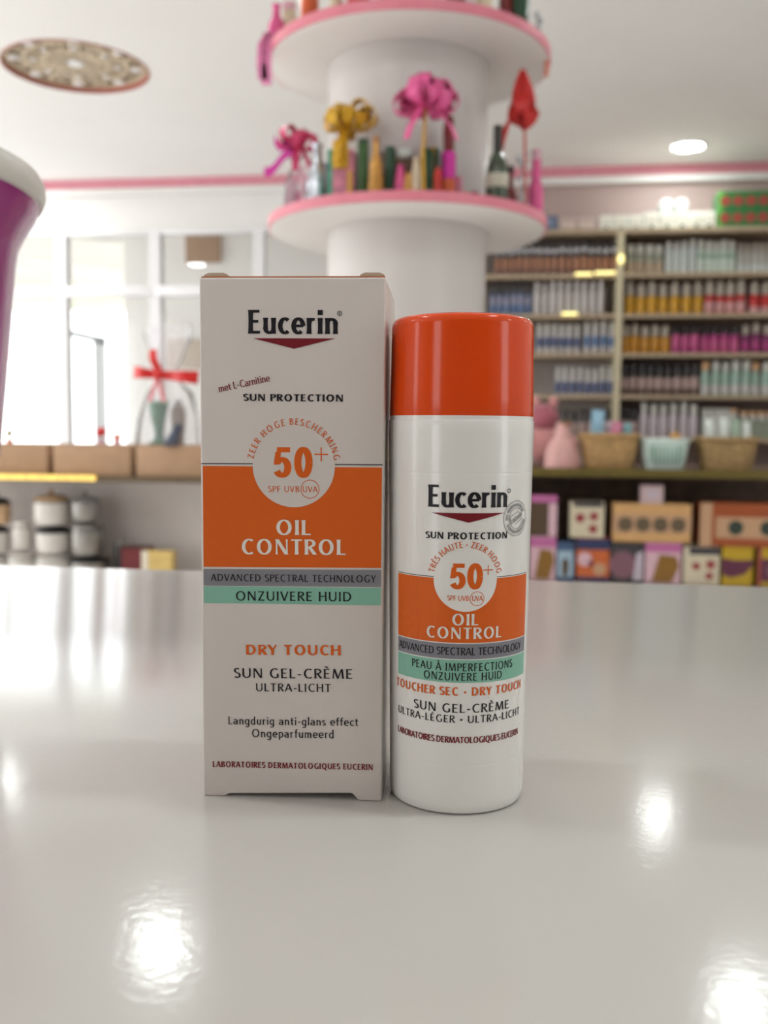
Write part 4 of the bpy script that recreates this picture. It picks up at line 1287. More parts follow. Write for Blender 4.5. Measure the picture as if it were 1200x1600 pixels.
for i in range(5):
    put('jar', jar if i < 4 else jarp, (a + (b_ - a) * (i + .5) / 5, SYF + .07, LEV[5] + .1155), '%s small round jar on the white tray, counting from the bottles' % ORD[i], 'jar', 'jars on the white tray')
a, b_ = sx(1162), sx(1232)
carton('jar_tray', ((a + b_) / 2, SYF + .03, LEV[5]), b_ - a, .12, .10, m_('tray_sage', (138, 146, 128)), 'sage green tray carrying peach lidded jars behind the wicker basket', cat='tray')
for i in range(5):
    put('jar', jarp, (a + (b_ - a) * (i + .5) / 5, SYF + .07, LEV[5] + .1005), '%s peach lidded jar on the sage green tray' % ORD[i], 'jar', 'jars on the sage green tray')

# near bay, towards the column
ST = 'before the upright'
V1 = 'top bottle shelf'
A_ = bottle_proto('brown_bottle', .0168, .190, BRN, SLATE, .46, .9, .03, WINEB, band_z=(.02, .16))
for nm, me in list(A_):
    pass
A_.append(('cap_band', MB().lathe([(.0125, .126), (.0148, .127), (.0140, .150), (.0125, .151), (.0125, .126)], 20).mesh('brown_bottle_band', CAPS)))
row('brown_bottle', 770, 962, 17, 1, A_, 'brown bottle with silver banded cap', V1, ST, True, jit=.0005)
V2 = 'second bottle shelf'
A_ = bottle_proto('tall_white_bottle', .020, .185, WARMW, WARMW, .25, .75, .10)
row('white_bottle', 832, 944, 9, 2, A_, 'plain white bottle', V2, ST, True, jit=.001)
A_ = bottle_proto('blue_bottle', .0175, .200, BLUEL, m_('ink_cap', (64, 62, 66)), .38, .8, .08, m_('lilac_label', (150, 148, 172)), band_z=(.3, .55))
row('blue_bottle', 764, 830, 6, 2, A_, 'blue bottle with dark cap', V2, 'after the plain white ones', True, jit=.001)
V3 = 'third bottle shelf'
A_ = bottle_proto('blue_label_bottle', .018, .180, WARMW, CAPW, .28, .75, .12, BLUEL, band_z=(.22, .55))
B_ = bottle_proto('dark_label_bottle', .018, .170, WARMW, CAPW, .28, .75, .12, DBLUE, band_z=(.22, .55))
row('white_bottle', 912, 962, 4, 3, A_, 'white bottle with light blue band', V3, ST, True, jit=.001)
row('white_bottle', 838, 908, 6, 3, B_, 'white bottle with dark blue band', V3, 'past the light blue banded ones', True, jit=.001)
V4 = 'fourth bottle shelf'
A_ = bottle_proto('navy_band_bottle', .0178, .155, WARMW, CAPW, .30, .75, .12, DBLUE, band_z=(.06, .48))
row('white_bottle', 868, 962, 8, 4, A_, 'white bottle with low navy band', V4, ST, True, jit=.001)
V5 = 'shelf behind the tan basket'
A_ = bottle_proto('black_cap_bottle', .021, .155, ROSEB, BLACKC, .45, .85, .08)
row('rose_bottle', 868, 960, 7, 5, A_, 'pinkish bottle with wide black cap', V5, ST, True, jit=.001)

# top of the shelving: cartons, rolls and the green crate
def topx(px): return at(px, 350, SYF + .05).x
def topz(y): return at(1000, y, SYF + .05).z
Z0 = LEV[0]
def topbox(px0, px1, y, m, label, prints=(), name='small_carton', group=None, d=.12):
    a, b = topx(px0), topx(px1)
    return carton(name, ((a + b) / 2, SYF + .035, Z0), b - a - .004, d, topz(y) - Z0, m, label, prints, group)
PINKC = m_('pinkish_carton', (190, 168, 160)); WHC = m_('white_carton', (226, 226, 214)); BLUEC = m_('slate_blue_carton', (92, 104, 128)); GRC = m_('crate_green', (34, 104, 52))
topbox(836, 872, 335, BLUEC, 'small slate blue carton on top of the shelving by the ring shelf', [('r', .2, .8, .3, .8, m_('blue_patch', (120, 134, 160)))])
for k, (u, v) in enumerate(((874, 902), (902, 932))):
    topbox(u, v, 338, PINKC, ['pinkish carton next to the slate blue one on the shelving top', 'pinkish carton next to the white cartons on the shelving top'][k], [('r', .1, .9, .2, .6, m_('cream_patch', (206, 190, 178)))], group='pinkish cartons on the shelving top')
wc = [(936, 958), (959, 981), (982, 1004), (1006, 1029), (1030, 1053), (1054, 1077), (1078, 1097), (1098, 1117)]
for k, (u, v) in enumerate(wc):
    topbox(u, v, 333 if k > 2 else 337, WHC, '%s white carton on the shelving top, counting from the pinkish ones' % ORD[k], [('d', .5, .12, .14, DKGRN), ('r', .12, .88, .35, .8, m_('ivory_patch', (214, 210, 196)))], group='white cartons on the shelving top')
for k, px in enumerate((1040, 1064)):
    a = topx(px)
    o = MB().lathe([(0, -.05), (.034, -.05), (.038, -.044), (.038, .044), (.034, .05), (0, .05)], 24, M=Matrix.Rotation(PI / 2, 4, 'X')).build('paper_roll', m_('roll_white', (206, 210, 205)))
    o.location = (a, SYF + .095, topz(333) + .0385)
    tag(o, ['white roll lying on the white cartons, the one towards the column', 'white roll lying on the white cartons, the one towards the green crate'][k], 'roll', 'white rolls on the cartons')
a, b = topx(1120), topx(1260)
hcr = topz(303) - Z0
dots = []
for i in range(7):
    for j in range(2):
        dots.append(('d', (i + .55) / 7, .27 + .46 * j, .14, m_('crate_red', (150, 62, 52))))
carton('display_crate', ((a + b) / 2, SYF + .03, Z0), b - a, .16, hcr, GRC, 'dark green display box with two rows of red discs at the shelving top', [('r', 0, .05, 0, 1, m_('light_green', (84, 160, 70)))] + dots)

# ------------------------------------------------------------------ low gondola with baskets on top and boxes inside
LY0, LY1 = 4.30, 5.00
def lx(px, y=800, Y=LY0): return at(px, y, Y).x
def lz(y, Y=LY0): return at(1010, y, Y).z
LZT = lz(734)
LZM = lz(914)
gx0, gx1 = lx(770), 2.6
gon = thing('low_gondola', ((gx0 + gx1) / 2, LY0, 0), 'dark low shelf unit with gold edge, baskets on its top and boxes inside', 'shelf unit')
def gpart(t, name, m, mats, label=None):
    m.v = [tuple(Vector(p) - t.location) for p in m.v]
    return m.build(name, mats, t, label, smooth=False)
gpart(gon, 'top_board', MB().box(gx0, gx1, LY0, LY1, LZT - .035, LZT), BROWNWOOD)
gpart(gon, 'edge_strip', MB().box(gx0, gx1, LY0 - .008, LY0 - .0005, LZT - .032, LZT + .002), GOLDTRIM, 'olive gold edge strip')
gpart(gon, 'lower_board', MB().box(gx0, gx1, LY0, LY1, LZM - .03, LZM), BROWNWOOD)
gpart(gon, 'back_panel', MB().box(gx0, gx1, LY1 - .02, LY1, LZM, LZT - .035), BROWNWOOD)
gpart(gon, 'side_panel', MB().box(gx0 - .02, gx0, LY0, LY1, 0, LZT), BROWNWOOD)
gpart(gon, 'side_panel', MB().box(gx1, gx1 + .02, LY0, LY1, 0, LZT), BROWNWOOD)
gpart(gon, 'plinth', MB().box(gx0, gx1, LY0 + .03, LY1, 0, LZM - .03), BROWNWOOD)
BY = LY0 + .03
def lbox(px0, px1, y0, y1, m, label, prints=(), rz=0, group=None, name='product_box', base=None, d=.14, gap=.004):
    a, b = lx(px0, y1, BY), lx(px1, y1, BY)
    z0 = base if base is not None else LZM
    h = lz(y0, BY) - z0
    carton(name, ((a + b) / 2, BY, z0 + .0005), b - a - gap, d, h, m, label, prints, group, rz)
    return z0 + h
c_pink = m_('box_pink', (214, 176, 186)); c_mag = m_('box_magenta', (190, 104, 156)); c_gold = m_('box_gold', (138, 98, 34)); c_blue = m_('box_blue', (62, 86, 120)); c_navy = m_('box_navy', (44, 52, 92))
c_lblue = m_('box_light_blue', (160, 184, 200)); c_or = m_('box_orange', (198, 98, 46)); c_grey = m_('box_charcoal', (62, 56, 60)); c_mauve = m_('box_mauve', (128, 88, 100)); c_lil = m_('box_lilac', (190, 178, 190))
c_cream = m_('box_cream', (208, 196, 170)); c_redp = m_('box_red_print', (150, 62, 62)); c_yel = m_('box_yellow', (186, 152, 28)); c_plum = m_('box_plum', (92, 36, 62)); c_tan = m_('box_tan', (206, 160, 106)); c_disc = m_('box_disc', (100, 84, 62))
c_rust = m_('box_rust', (156, 76, 36)); c_sand = m_('box_sand', (190, 150, 116)); c_dkgr = m_('box_dark_green', (46, 60, 48)); c_maroon = m_('box_maroon', (74, 30, 28)); c_brown = m_('box_brown', (80, 60, 40))
GB = 'boxes in the bottom row of the low unit'
GU = 'boxes stacked on the bottom row of the low unit'
fig = [(.2, .05), (.75, .05), (.95, .45), (.85, .68), (.4, .72), (.3, .4)]
H1 = lbox(826, 868, 842, 914, c_pink, 'pink topped box with gold figure beside the bottle, bottom row', [('r', 0, 1, .76, .98, c_mag), ('p', fig, c_gold)], group=GB)
lbox(868, 897, 850, 914, c_blue, 'narrow blue box with light figure, bottom row', [('r', .08, .92, .12, .78, c_lblue), ('p', [(.35, .15), (.65, .15), (.7, .5), (.5, .62), (.3, .5)], c_brown)], group=GB)
lbox(899, 952, 843, 914, c_or, 'orange box with navy top and pale blossoms, bottom row', [('r', 0, 1, .74, .99, c_navy), ('r', 0, 1, .02, .12, c_navy), ('d', .25, .52, .16, c_pink), ('d', .7, .3, .14, c_sand), ('d', .45, .42, .07, c_redp)], group=GB)
lbox(953, 1005, 850, 914, c_grey, 'charcoal box with mauve ball and pale patch, bottom row', [('d', .36, .46, .34, c_mauve), ('p', [(.68, .08), (.98, .08), (.98, .82), (.78, .75)], c_lil)], group=GB)
lbox(1006, 1064, 848, 914, c_pink, 'pink box with magenta top and gold figure, bottom row under the tan box', [('r', 0, 1, .78, .99, c_mag), ('p', fig, c_gold)], group=GB)
lbox(1066, 1124, 853, 914, c_cream, 'cream box with grey top and small red prints, bottom row', [('r', .15, 1, .80, .99, c_grey), ('d', .35, .5, .10, c_redp), ('d', .75, .55, .12, c_redp), ('d', .72, .25, .10, c_redp)], group=GB)
lbox(1126, 1176, 852, 914, c_yel, 'yellow box with plum swirl next to the cream one, bottom row', [('p', [(0, .3), (.3, .22), (.75, .32), (1, .56), (1, .68), (.4, .66), (0, .72)], c_plum), ('d', .35, .46, .15, c_mauve)], group=GB)
lbox(1182, 1238, 852, 914, c_yel, 'yellow box with plum disc at the photo edge, bottom row', [('r', 0, .1, 0, 1, c_redp), ('r', .1, 1, .14, .72, c_plum), ('d', .55, .42, .24, c_mauve)], group=GB)
bz = lz(843, BY)
lbox(826, 870, 776, 840, c_brown, 'brown box with pink top stacked beside the bottle', [('r', 0, 1, .82, .99, c_mag), ('r', .7, 1, .02, .8, c_pink)], base=H1 + .001, group=GU)
lbox(889, 944, 786, 838, c_cream, 'cream box with grey top and red prints, stacked on the orange box', [('r', .1, .95, .86, 1, c_grey), ('d', .3, .55, .13, c_redp), ('d', .7, .6, .12, c_redp), ('d', .68, .25, .12, c_redp)], base=lz(843, BY) + .001, group=GU)
HT = lbox(956, 1080, 787, 846, c_tan, 'wide tan box with four dark discs in a row', [('r', 0, 1, .25, .72, c_sand)] + [('d', .16 + .225 * k, .46, .19, c_disc) for k in range(4)], base=lz(848, BY) + .001, group=GU)
lbox(1092, 1250, 784, 850, c_rust, 'wide rust orange box with two dark green discs', [('r', 0, .12, 0, 1, c_sand), ('r', .16, 1, .2, .68, c_sand), ('d', .36, .44, .17, c_dkgr), ('d', .68, .44, .17, c_dkgr)], base=lz(852, BY) + .001, group=GU)
lbox(1000, 1037, 758, 786, m_('card_pink', (196, 170, 172)), 'small pink box standing on the wide tan box', [('r', .3, .75, .35, .7, c_lil)], base=HT + .001, d=.06)

# baskets on top
def basket(px0, px1, y0, m, label, woven=True, rz=0, Y=LY0 + .16, name='wicker_basket'):
    a, b = lx(px0, y0, Y - .09), lx(px1, y0, Y - .09)
    h = lz(y0, Y - .09) - LZT
    w, d = (b - a) / 2, .11
    t = thing(name, ((a + b) / 2, Y, LZT + .0005), label, 'basket', rz)
    def rr(k, z, n=48):
        out = []
        for i in range(n):
            th = 2 * PI * i / n
            c, s = math.cos(th), math.sin(th)
            e = .55
            out.append(Vector((k * w * math.copysign(abs(c) ** e, c), k * d * math.copysign(abs(s) ** e, s), z)))
        return out
    mb = MB()
    nr = 14 if woven else 5
    rings = []
    for i in range(nr + 1):
        s = i / nr
        k = .80 + .20 * s ** .8
        if woven:
            rings += [rr(k * .985, h * .96 * (s - .25 / nr)), rr(k * 1.0, h * .96 * s)] if i else [rr(k, 0)]
        else: rings.append(rr(k, h * .96 * s))
    inner = [rr(.92, h * .95), rr(.76, h * .08)]
    mb.loft(rings + inner)
    mb.build('basket_body', m, t, angle=25)
    P = rr(.99, h * .97, 64)
    mb2 = MB()
    n = len(P)
    vs, fs = [], []
    R_ = .011 if woven else .007
    for i in range(n):
        d_ = (P[(i + 1) % n] - P[i - 1]).normalized()
        nrm = d_.cross(UPZ)
        for k in range(8):
            th = 2 * PI * k / 8
            vs.append(P[i] + nrm * (R_ * math.cos(th)) + UPZ * (R_ * math.sin(th)))
    for i in range(n):
        for k in range(8):
            j, k2 = (i + 1) % n, (k + 1) % 8
            fs.append((i * 8 + k, i * 8 + k2, j * 8 + k2, j * 8 + k))
    mb2.add(vs, fs)
    mb2.build('rim', m, t)
    if not woven:
        for i in range(9):
            MB().box(-w * .7 + i * w * .16, -w * .7 + i * w * .16 + w * .06, -d * .99, -d * .9, h * .2, h * .8).build('slot', m_('slot_green', (158, 190, 174)), t)
    return t, h
WICK = mat('wicker_tan', (178, 142, 92), 0.6, noise=.35, scale=70, bump=.8, bscale=110)
WICK2 = mat('wicker_brown', (158, 128, 84), 0.6, noise=.4, scale=70, bump=.8, bscale=110)
t1, h1 = basket(908, 1002, 680, WICK, 'tan wicker basket on the low unit holding blue and pink packs')
t2, h2 = basket(1003, 1081, 686, mat('basket_plastic', (206, 222, 216), .3, noise=.03), 'white plastic basket with green slots between the wicker ones', woven=False, name='plastic_basket')
t3, h3 = basket(1094, 1190, 684, WICK2, 'brown wicker basket with white packs near the photo edge')
def pouch(p, w, h, m, label, rz=0, tilt=0, d=.03):
    mb = MB()
    rings = []
    for f, k in ((0, .25), (.06, .8), (.3, 1), (.7, .9), (.93, .45), (1, .12)):
        rings.append([Vector((w / 2 * (1 - .06 * abs(f - .5)) * cx * (1 if abs(cy) < 1 else .92), d * k * cy, h * f)) for cx, cy in ((-1, 0), (-.9, -.8), (-.4, -1), (.4, -1), (.9, -.8), (1, 0), (.9, .8), (.4, 1), (-.4, 1), (-.9, .8))])
    mb.loft(rings)
    o = mb.build('soft_pack', m)
    o.location = p
    o.rotation_euler = (rad(-8), rad(tilt), rz)
    return tag(o, label, 'pack')
bx = t1.location
def on(px, dz, t): return Vector((t.location.x + (lx(px, 690, t.location.y) - t.location.x) * .86, t.location.y, LZT + dz + .015))
pouch(on(926, .03, t1), .06, .22, m_('pack_blue', (140, 178, 200)), 'light blue soft pack standing in the tan wicker basket', tilt=4)
pouch(on(950, .03, t1) + Vector((0, -.03, 0)), .05, .17, m_('pack_rose', (196, 110, 140)), 'rose pink soft pack in the tan wicker basket', tilt=14, d=.02)
pouch(on(958, .03, t1) + Vector((.0, .03, 0)), .055, .17, m_('pack_lilac', (206, 186, 194)), 'pale lilac soft pack in the tan wicker basket', tilt=-2, d=.016)
pouch(on(982, .03, t1), .04, .16, m_('pack_teal', (120, 170, 178)), 'teal soft pack at the end of the tan wicker basket', tilt=3, d=.02)
a = on(1056, .0, t2)
o = MB().lathe([(0, -.024), (.020, -.022), (.024, -.014), (.024, .014), (.020, .022), (0, .024)], 20, M=Matrix.Rotation(PI / 2, 4, 'X')).build('round_lid', m_('lid_orange', (214, 158, 84))); o.location = (a.x, a.y - .02, LZT + h2 * .97 + .012)
tag(o, 'round orange lid lying on the white plastic basket', 'lid')
o = MB().box(-.062, .062, -.05, .05, 0, h2 * .9 - .03).build('packet_stack', m_('pack_mint', (190, 210, 200)), bevel=.006); o.location = t2.location + Vector((0, 0, .034))
tag(o, 'pale mint block of packets filling the white plastic basket', 'packets')
for k, (px, w_, h_, m__) in enumerate(((1107, .044, .185, 'pack_white'), (1130, .044, .19, 'pack_white'), (1153, .044, .18, 'pack_sage'), (1170, .034, .17, 'pack_white'))):
    pouch(on(px, .03, t3), w_, h_, m_('pack_white', (206, 212, 206)) if m__ == 'pack_white' else m_('pack_sage', (150, 170, 150)), ['white soft pack nearest the plastic basket, in the brown wicker basket', 'white soft pack between its white and sage neighbours in the brown wicker basket', 'sage green soft pack in the brown wicker basket', 'white soft pack past the sage one in the brown wicker basket'][k], tilt=(-2, 1, -1, 2)[k], d=.022)
# pink wrapped toy and bag next to the bottle cap
t = thing('plush_toy', (lx(851, 700, LY0 + .40), LY0 + .40, LZT + .001), 'dusty pink plush toy on the low unit just behind the bottle cap', 'plush toy')
PLU = mat('plush_pink', (206, 142, 140), 0.9, noise=.15, scale=50, bump=.6, bscale=160, sheen=.4)
PLD = mat('plush_rose', (170, 92, 104), 0.9, noise=.15, scale=50, bump=.6, bscale=160, sheen=.4)
def blob(r, z, sx_=1, sy_=1, n=20): return [(r * math.sin(PI * i / 10), z - r * math.cos(PI * i / 10)) for i in range(11)]
MB().lathe(blob(.095, .095), 24).build('body', PLU, t)
MB().lathe(blob(.07, 0), 24).build('head', PLD, t, label='deeper rose head').location = (-.005, -.01, .225)
for s in (-1, 1):
    e = MB().lathe([(0, 0), (.020, .01), (.024, .03), (.018, .05), (0, .06)], 16).build('ear', PLU, t)
    e.location = (-.005 + s * .035, -.01, .275); e.rotation_euler = (0, s * .25, 0)
    e = MB().lathe([(0, 0), (.026, .008), (.03, .04), (.02, .09), (0, .10)], 16).build('paw', PLU, t)
    e.location = (s * .08, -.05, .15); e.rotation_euler = (0.3, s * 2.3, 0)
t = thing('gift_bag', (lx(878, 720, LY0 + .12), LY0 + .12, LZT + .001), 'light pink gift bag bundle between the plush toy and the tan basket', 'gift bag')
crumple(MB(), .082, .050, .20, 31, n=24, top=.6).build('bag', mat('bag_pink', (218, 168, 162), .6, noise=.1), t)
MB().lathe([(0, 0), (.028, .002), (.03, .015), (0, .02)], 16).build('tie', m_('tie_brown', (150, 104, 70)), t).location = (.012, 0, .19)

# ------------------------------------------------------------------ window-side gondola: cardboard boxes above, pots below
WY0, WY1 = 3.45, 4.10
def wx(px, y=720, Y=WY0): return at(px, y, Y).x
def wz(y, Y=WY0, px=120): return at(px, y, Y).z
WZT, WZM = wz(744), wz(906)
wx0, wx1 = wx(-240), wx(352)
wg = thing('window_gondola', ((wx0 + wx1) / 2, WY0, 0), 'low white shelf unit below the glazing with cardboard boxes on top', 'shelf unit')
gpart(wg, 'top_board', MB().box(wx0, wx1, WY0, WY1, WZT - .02, WZT), mat('dark_edge_board', (96, 78, 52), .5, noise=.1))
gpart(wg, 'back_panel', MB().box(wx0, wx1, WY0 + .30, WY0 + .32, WZM, WZT - .02), mat('grey_panel', (222, 212, 205), .6, noise=.03))
gpart(wg, 'lower_board', MB().box(wx0, wx1, WY0, WY1, WZM - .03, WZM), WHITEP)
gpart(wg, 'side_panel', MB().box(wx0 - .02, wx0, WY0, WY1, 0, WZT), WHITEP)
gpart(wg, 'side_panel', MB().box(wx1, wx1 + .02, WY0, WY1, 0, WZT), WHITEP)
gpart(wg, 'plinth', MB().box(wx0, wx1, WY0 + .03, WY1, 0, WZM - .03), WHITEP)
o = MB().box(wx(-200), wx(150), WY0 - .012, WY0 - .0005, WZT - .016, WZT + .004).build('reflection_strip', mat('gold_strip', (236, 192, 100), .35, .2, emit=.42, noise=.35, scale=40), smooth=False)  # weak glow put in for the reflection of a light strip
tag(o, 'gold strip glowing as a light reflection along the edge of the window-side shelf unit', 'light reflection')
CARD = mat('cardboard', (172, 138, 108), 0.7, noise=.06, scale=25, bump=.1, bscale=60)
CARDD = mat('cardboard_fold', (134, 102, 74), 0.7, noise=.06)
BZT = wz(695, WY0 + .02) - WZT
cl = ['cardboard box at the purple tub, first of the row under the glazing', 'cardboard box in the middle of the row, the red flower on it', 'cardboard box whose end the white carton hides', 'cardboard box out beyond the purple tub']
for k, (a, b) in enumerate(((-62, 70), (79, 201), (209, 338), (-190, -66))):
    xa, xb = wx(a), wx(b)
    t = thing('cardboard_box', ((xa + xb) / 2, WY0 + .02, WZT + .0005), cl[k], 'box', group='cardboard boxes under the glazing')
    w_ = (xb - xa) / 2
    MB().box(-w_, w_, 0, .30, 0, BZT - .003).build('body', CARD, t, bevel=.003)
    MB().box(-w_ + .002, w_ - .002, .002, .148, BZT - .0028, BZT).build('flap', CARD, t, smooth=False)
    MB().box(-w_ + .002, w_ - .002, .152, .298, BZT - .0028, BZT).build('flap', CARD, t, smooth=False)
BT = WZT + BZT + .001
# gift with red ribbon cross standing on the boxes
GY = WY0 + .14
def wp(px, y, Y=GY): return at(px, y, Y)
c = wp(264, 690)
s_ = GY / F / math.cos(YAW)
t = thing('wrapped_gift', (c.x, GY, BT), 'tall clear wrapped gift with a big red ribbon bow standing on the cardboard boxes', 'gift')
mw = MB()
n = 28
rnd = random.Random(8)
rings = []
for z, rx_, ry_ in ((0, .125, .10), (.10, .118, .095), (.20, .088, .07), (.255, .032, .03), (.285, .026, .025), (.33, .055, .045), (.40, .085, .06), (.45, .095, .05)):
    rings.append([Vector((rx_ * (1 + rnd.uniform(-.09, .09)) * math.cos(2 * PI * i / n), ry_ * (1 + rnd.uniform(-.09, .09)) * math.sin(2 * PI * i / n), z + (rnd.uniform(-.03, .03) if z > .42 else 0))) for i in range(n)])
mw.loft(rings, cap=False)
mw.build('wrapping', glassy('clear_film', (0.99, 0.985, 0.99), 1.12, 0.15, 0.16, (246, 240, 244)), t, fix=False)
REDR = mat('red_satin', (206, 36, 34), .3, noise=.08, scale=20)
def satin(name, x0, z0, x1, z1, hw0, hw1):
    m = MB()
    P = [Vector((x0 + (x1 - x0) * i / 6, -.105 + .01 * math.sin(i * 1.3), z0 + (z1 - z0) * i / 6)) for i in range(7)]
    d = Vector((x1 - x0, 0, z1 - z0)).normalized(); s = Vector((-d.z, 0, d.x))
    rr_ = []
    for i, q in enumerate(P):
        h = hw0 + (hw1 - hw0) * i / 6
        f = Vector((0, .006, 0))
        rr_.append([q - s * h - f, q + s * h - f, q + s * h + f, q - s * h + f])
    m.loft(rr_)
    m.build(name, REDR, t, bevel=.0015, seg=1)
cz = wp(250, 582, GY - .1).z - BT
def lxz(px, y):
    q = at(px, y, GY - .1)
    return q.x - c.x, q.z - BT
A0, A1, A2, A3, A4 = lxz(209, 581), lxz(248, 586), lxz(309, 590), lxz(238, 546), lxz(256, 600)
satin('ribbon_loop', A1[0], A1[1], A0[0], A0[1], .014, .024)
satin('ribbon_loop', A1[0] + .015, A1[1], A2[0], A2[1], .016, .024)
satin('ribbon_loop', A1[0], A1[1], A3[0], A3[1], .016, .014)
kn = MB().lathe(blob(.018, 0), 16).build('knot', REDR, t); kn.location = (A1[0], -.107, A1[1])
tails = MB()
for dx in (-.035, .02):
    P = [Vector((A1[0] + dx * i / 5, -.106, A1[1] - .10 * i / 5)) for i in range(6)]
    tails.loft([[q + Vector((-.008, -.002, 0)), q + Vector((.008, -.002, 0)), q + Vector((.008, .002, 0)), q + Vector((-.008, .002, 0))] for q in P])
tails.build('ribbon_tail', mat('pale_red_satin', (214, 128, 132), .4), t, label='paler ribbon tails')
v = thing('green_vase', (wp(248, 690).x, GY, BT + .001), 'green glass vase inside the clear wrapped gift', 'vase')
MB().lathe([(0, 0), (.036, 0), (.038, .006), (.020, .02), (.017, .045), (.026, .09), (.038, .14), (.037, .165), (.033, .165), (.022, .09), (0, .06)], 24).build('body', mat('green_glass', (30, 104, 70), .12, coat=.5, noise=.3, scale=30), v)
MB().lathe([(.0375, .155), (.041, .158), (.041, .166), (.0375, .168), (.0375, .155)], 24).build('rim', mat('green_rim', (90, 160, 128), .2), v, label='lighter green rim')
v = thing('grey_bottle', (wp(267, 690).x + .018, GY + .035, BT + .001), 'grey brown bottle beside the green vase in the clear wrapping', 'bottle')
MB().lathe([(0, 0), (.022, 0), (.025, .05), (.03, .11), (.024, .15), (0, .155)], 24).build('body', mat('grey_brown', (140, 128, 118), .3), v)
MB().lathe([(0, .1552), (.014, .1552), (.014, .17), (0, .171)], 16).build('cap', mat('grey_cap', (120, 114, 108), .4), v)
o = MB().prism([(-.028, 0), (.018, 0), (.040, .078), (.022, .082)], -.02, .02).build('dark_shard', mat('slate_blue', (66, 74, 92), .3, noise=.1), bevel=.003); o.location = (wp(282, 690).x + .010, GY - .125, BT + .0005)
tag(o, 'slate blue slanted piece at the foot of the wrapped gift near the carton', 'ornament')
# small flowers and trinkets on the boxes
def trinket(px, hh, m, label, rr=.014, pot=None):
    t = thing('small_flower', (wp(px, 690, WY0 + .10).x, WY0 + .10, BT), label, 'ornament')
    MB().lathe([(0, 0), (.012, 0), (.015, .018), (0, .019)], 16).build('pot', pot or PALEP, t)
    MB().tube([(0, 0, .018), (.002, 0, hh - rr)], .003).build('stem', LEAFG, t)
    f = MB()
    for k in range(6):
        a = 2 * PI * k / 6
        f.lathe(blob(rr * .62, 0), 10, c=(rr * .6 * math.cos(a), rr * .3 * math.sin(a), hh + rr * .5 * math.sin(a)))
    f.build('blossom', m, t)
trinket(158, .048, RED, 'small bright red flower ornament on the middle cardboard box', .018)
trinket(183, .028, mat('coral', (236, 150, 128), .5), 'small coral flower ornament beside the red one', .016)
trinket(15, .040, mat('olive_flower', (150, 140, 60), .5), 'small olive and coral ornament on the box at the purple tub', .014, mat('coral', (236, 150, 128), .5))

# pots on the lower board
CER = mat('pot_white', (214, 208, 200), .2, coat=.4, noise=.03)
STEEL = mat('pot_steel', (150, 146, 140), .25, .6, noise=.05)
GLID = glassy('glass_lid', (0.9, 0.9, 0.9), 1.5, .05, .35, (190, 186, 186))
PWARM = mat('pot_warm', (206, 170, 130), .25, coat=.3, noise=.2, scale=12)
PY = WY0 + .12
def pot(px0, px1, y1, base, m, lidm, label, dome=.35, name='cooking_pot', grp='pots under the window-side boxes', yofs=0, knob=True):
    Y = PY + yofs
    a, b = at(px0, y1, Y), at(px1, y1, Y)
    r = (b.x - a.x) / 2
    h = a.z - base
    t = thing(name, ((a.x + b.x) / 2, Y, base + .0005), label, 'pot', group=grp)
    hb = h * .78
    MB().lathe([(0, 0), (r * .86, 0), (r * .97, hb * .12), (r, hb * .4), (r, hb), (0, hb)], 32).build('body', m, t, angle=50)
    MB().lathe([(r * .99, hb * .93), (r * 1.04, hb * .95), (r * 1.04, hb * 1.0), (r * .99, hb * 1.0), (r * .99, hb * .93)], 32).build('band', BLACKP, t, label='dark rim band')
    MB().lathe([(0, hb + .0005), (r * 1.0, hb + .0005), (r * .95, hb + (h - hb) * .4), (r * .6, hb + (h - hb) * .8), (r * .18, h * .99), (0, h)], 32).build('lid', lidm, t)
    if knob: MB().lathe([(0, h), (.006, h), (.011, h + .012), (.008, h + .018), (0, h + .02)], 16).build('lid_knob', lidm, t)
    return base + h * .79
z_a = pot(14, 56, 862, WZM, CER, CER, 'white lidded pot on the board, below the white canister at the purple tub')
z_b = pot(58, 112, 864, WZM, CER, CER, 'white lidded pot on the board, below the white pot with warm lid', knob=False)
z_c = pot(112, 168, 868, WZM, STEEL, BLACKP, 'steel pot with dark lid on the board, below the grey pot', knob=False)
def up_(z): return z + .001
h_b = wz(864, PY, 85)
# second tier stands on the lids of the first
def on_lid(px0, px1, y0, y1, m, lidm, label, **k):
    return pot(px0, px1, y0, wz(y1, PY, (px0 + px1) / 2), m, lidm, label, **k)
on_lid(58, 108, 820, 862.5, CER, BLACKP, 'white pot with dark lid, middle of its stack', knob=False)
on_lid(112, 160, 814, 866.5, STEEL, STEEL, 'grey steel pot holding up the glass domed one', knob=False)
on_lid(54, 106, 771, 819, CER, PWARM, 'white pot with warm coloured lid, topmost of its stack')
on_lid(112, 154, 774, 813, STEEL, GLID, 'glass domed steel pot, topmost beside the warm lidded one')
can = bottle_proto('canister', .044, .118, CER, CER, .16, .8, .06)
a = at(35, 860, PY)
pz = wz(857, PY, 35)
put('canister', bottle_proto('white_canister', .042, .11, CER, CER, .18, .8, .1), (a.x, PY, pz), 'white canister on the pot nearest the purple tub', 'canister')
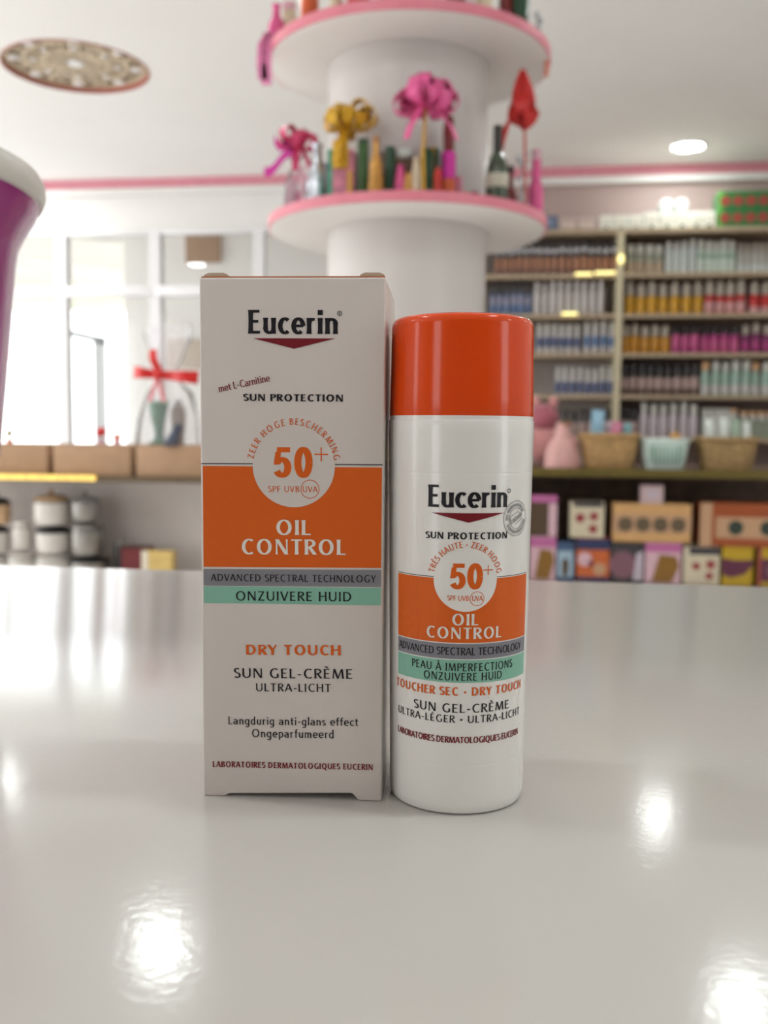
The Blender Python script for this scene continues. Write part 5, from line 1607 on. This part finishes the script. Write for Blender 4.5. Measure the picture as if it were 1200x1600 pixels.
on_lid(-26, 14, 776, 818, PWARM, BLACKP, 'beige pot with dark lid cut by the photo edge')
on_lid(-28, 12, 819, 862, CER, BLACKP, 'white pot under the beige one at the photo edge', knob=False)
pot(-30, 12, 863, WZM, CER, CER, 'white lidded pot at the very edge of the photo, on the board', knob=False)
put('canister', bottle_proto('grey_canister', .024, .135, STEEL, STEEL, .16, .8, .06), (at(174, 860, PY).x + .005, PY + .07, WZM + .0005), 'slim grey canister standing behind the steel pots', 'canister')
# red box and yellow packet
a, b = at(186, 856, PY), at(230, 856, PY)
carton('product_box', ((a.x + b.x) / 2, PY - .02, WZM + .001), b.x - a.x, .1, a.z - WZM, mat('box_dark_red', (108, 22, 28), .4, noise=.08), 'dark red box on the board between the pots and the yellow packet', [('r', 0, .14, 0, 1, BLACKP)])
a, b = at(224, 860, PY - .06), at(272, 860, PY - .06)
carton('packet', ((a.x + b.x) / 2, PY - .08, WZM + .001), b.x - a.x, .05, a.z - WZM, mat('packet_yellow', (206, 176, 104), .5, noise=.15, scale=20), 'pale yellow packet beside the dark red box', [('r', 0, .22, 0, 1, mat('packet_cream', (216, 206, 186), .5))], cat='packet')

# ------------------------------------------------------------------ purple tub on the counter, cut by the photo edge
def tub_():
    p = loc(-.3145, .50, .0001)
    t = thing('flared_tub', p, 'large glossy purple tub with thick white rim at the edge of the photo', 'tub')
    PUR = mat('purple_gloss', (158, 60, 128), .22, coat=.6, noise=.08, scale=8)
    CRM = mat('rim_white', (206, 200, 192), .35, noise=.03)
    MB().lathe([(0, 0), (.095, 0), (.0975, .003), (.1107, .123), (.1157, .173), (.1172, .188), (.1185, .1965), (.122, .204), (.128, .214), (.1300, .2195), (.128, .2215), (.112, .2215), (.096, .01), (0, .01)], 128).build('body', PUR, t)
    MB().lathe([(.1295, .2195), (.1318, .2205), (.1335, .2245), (.1335, .2300), (.1315, .2340), (.127, .2352), (.118, .2345), (.115, .230), (.115, .2222), (.1295, .2222), (.1295, .2195)], 128).build('rim', CRM, t, label='thick white rim')
tub_()
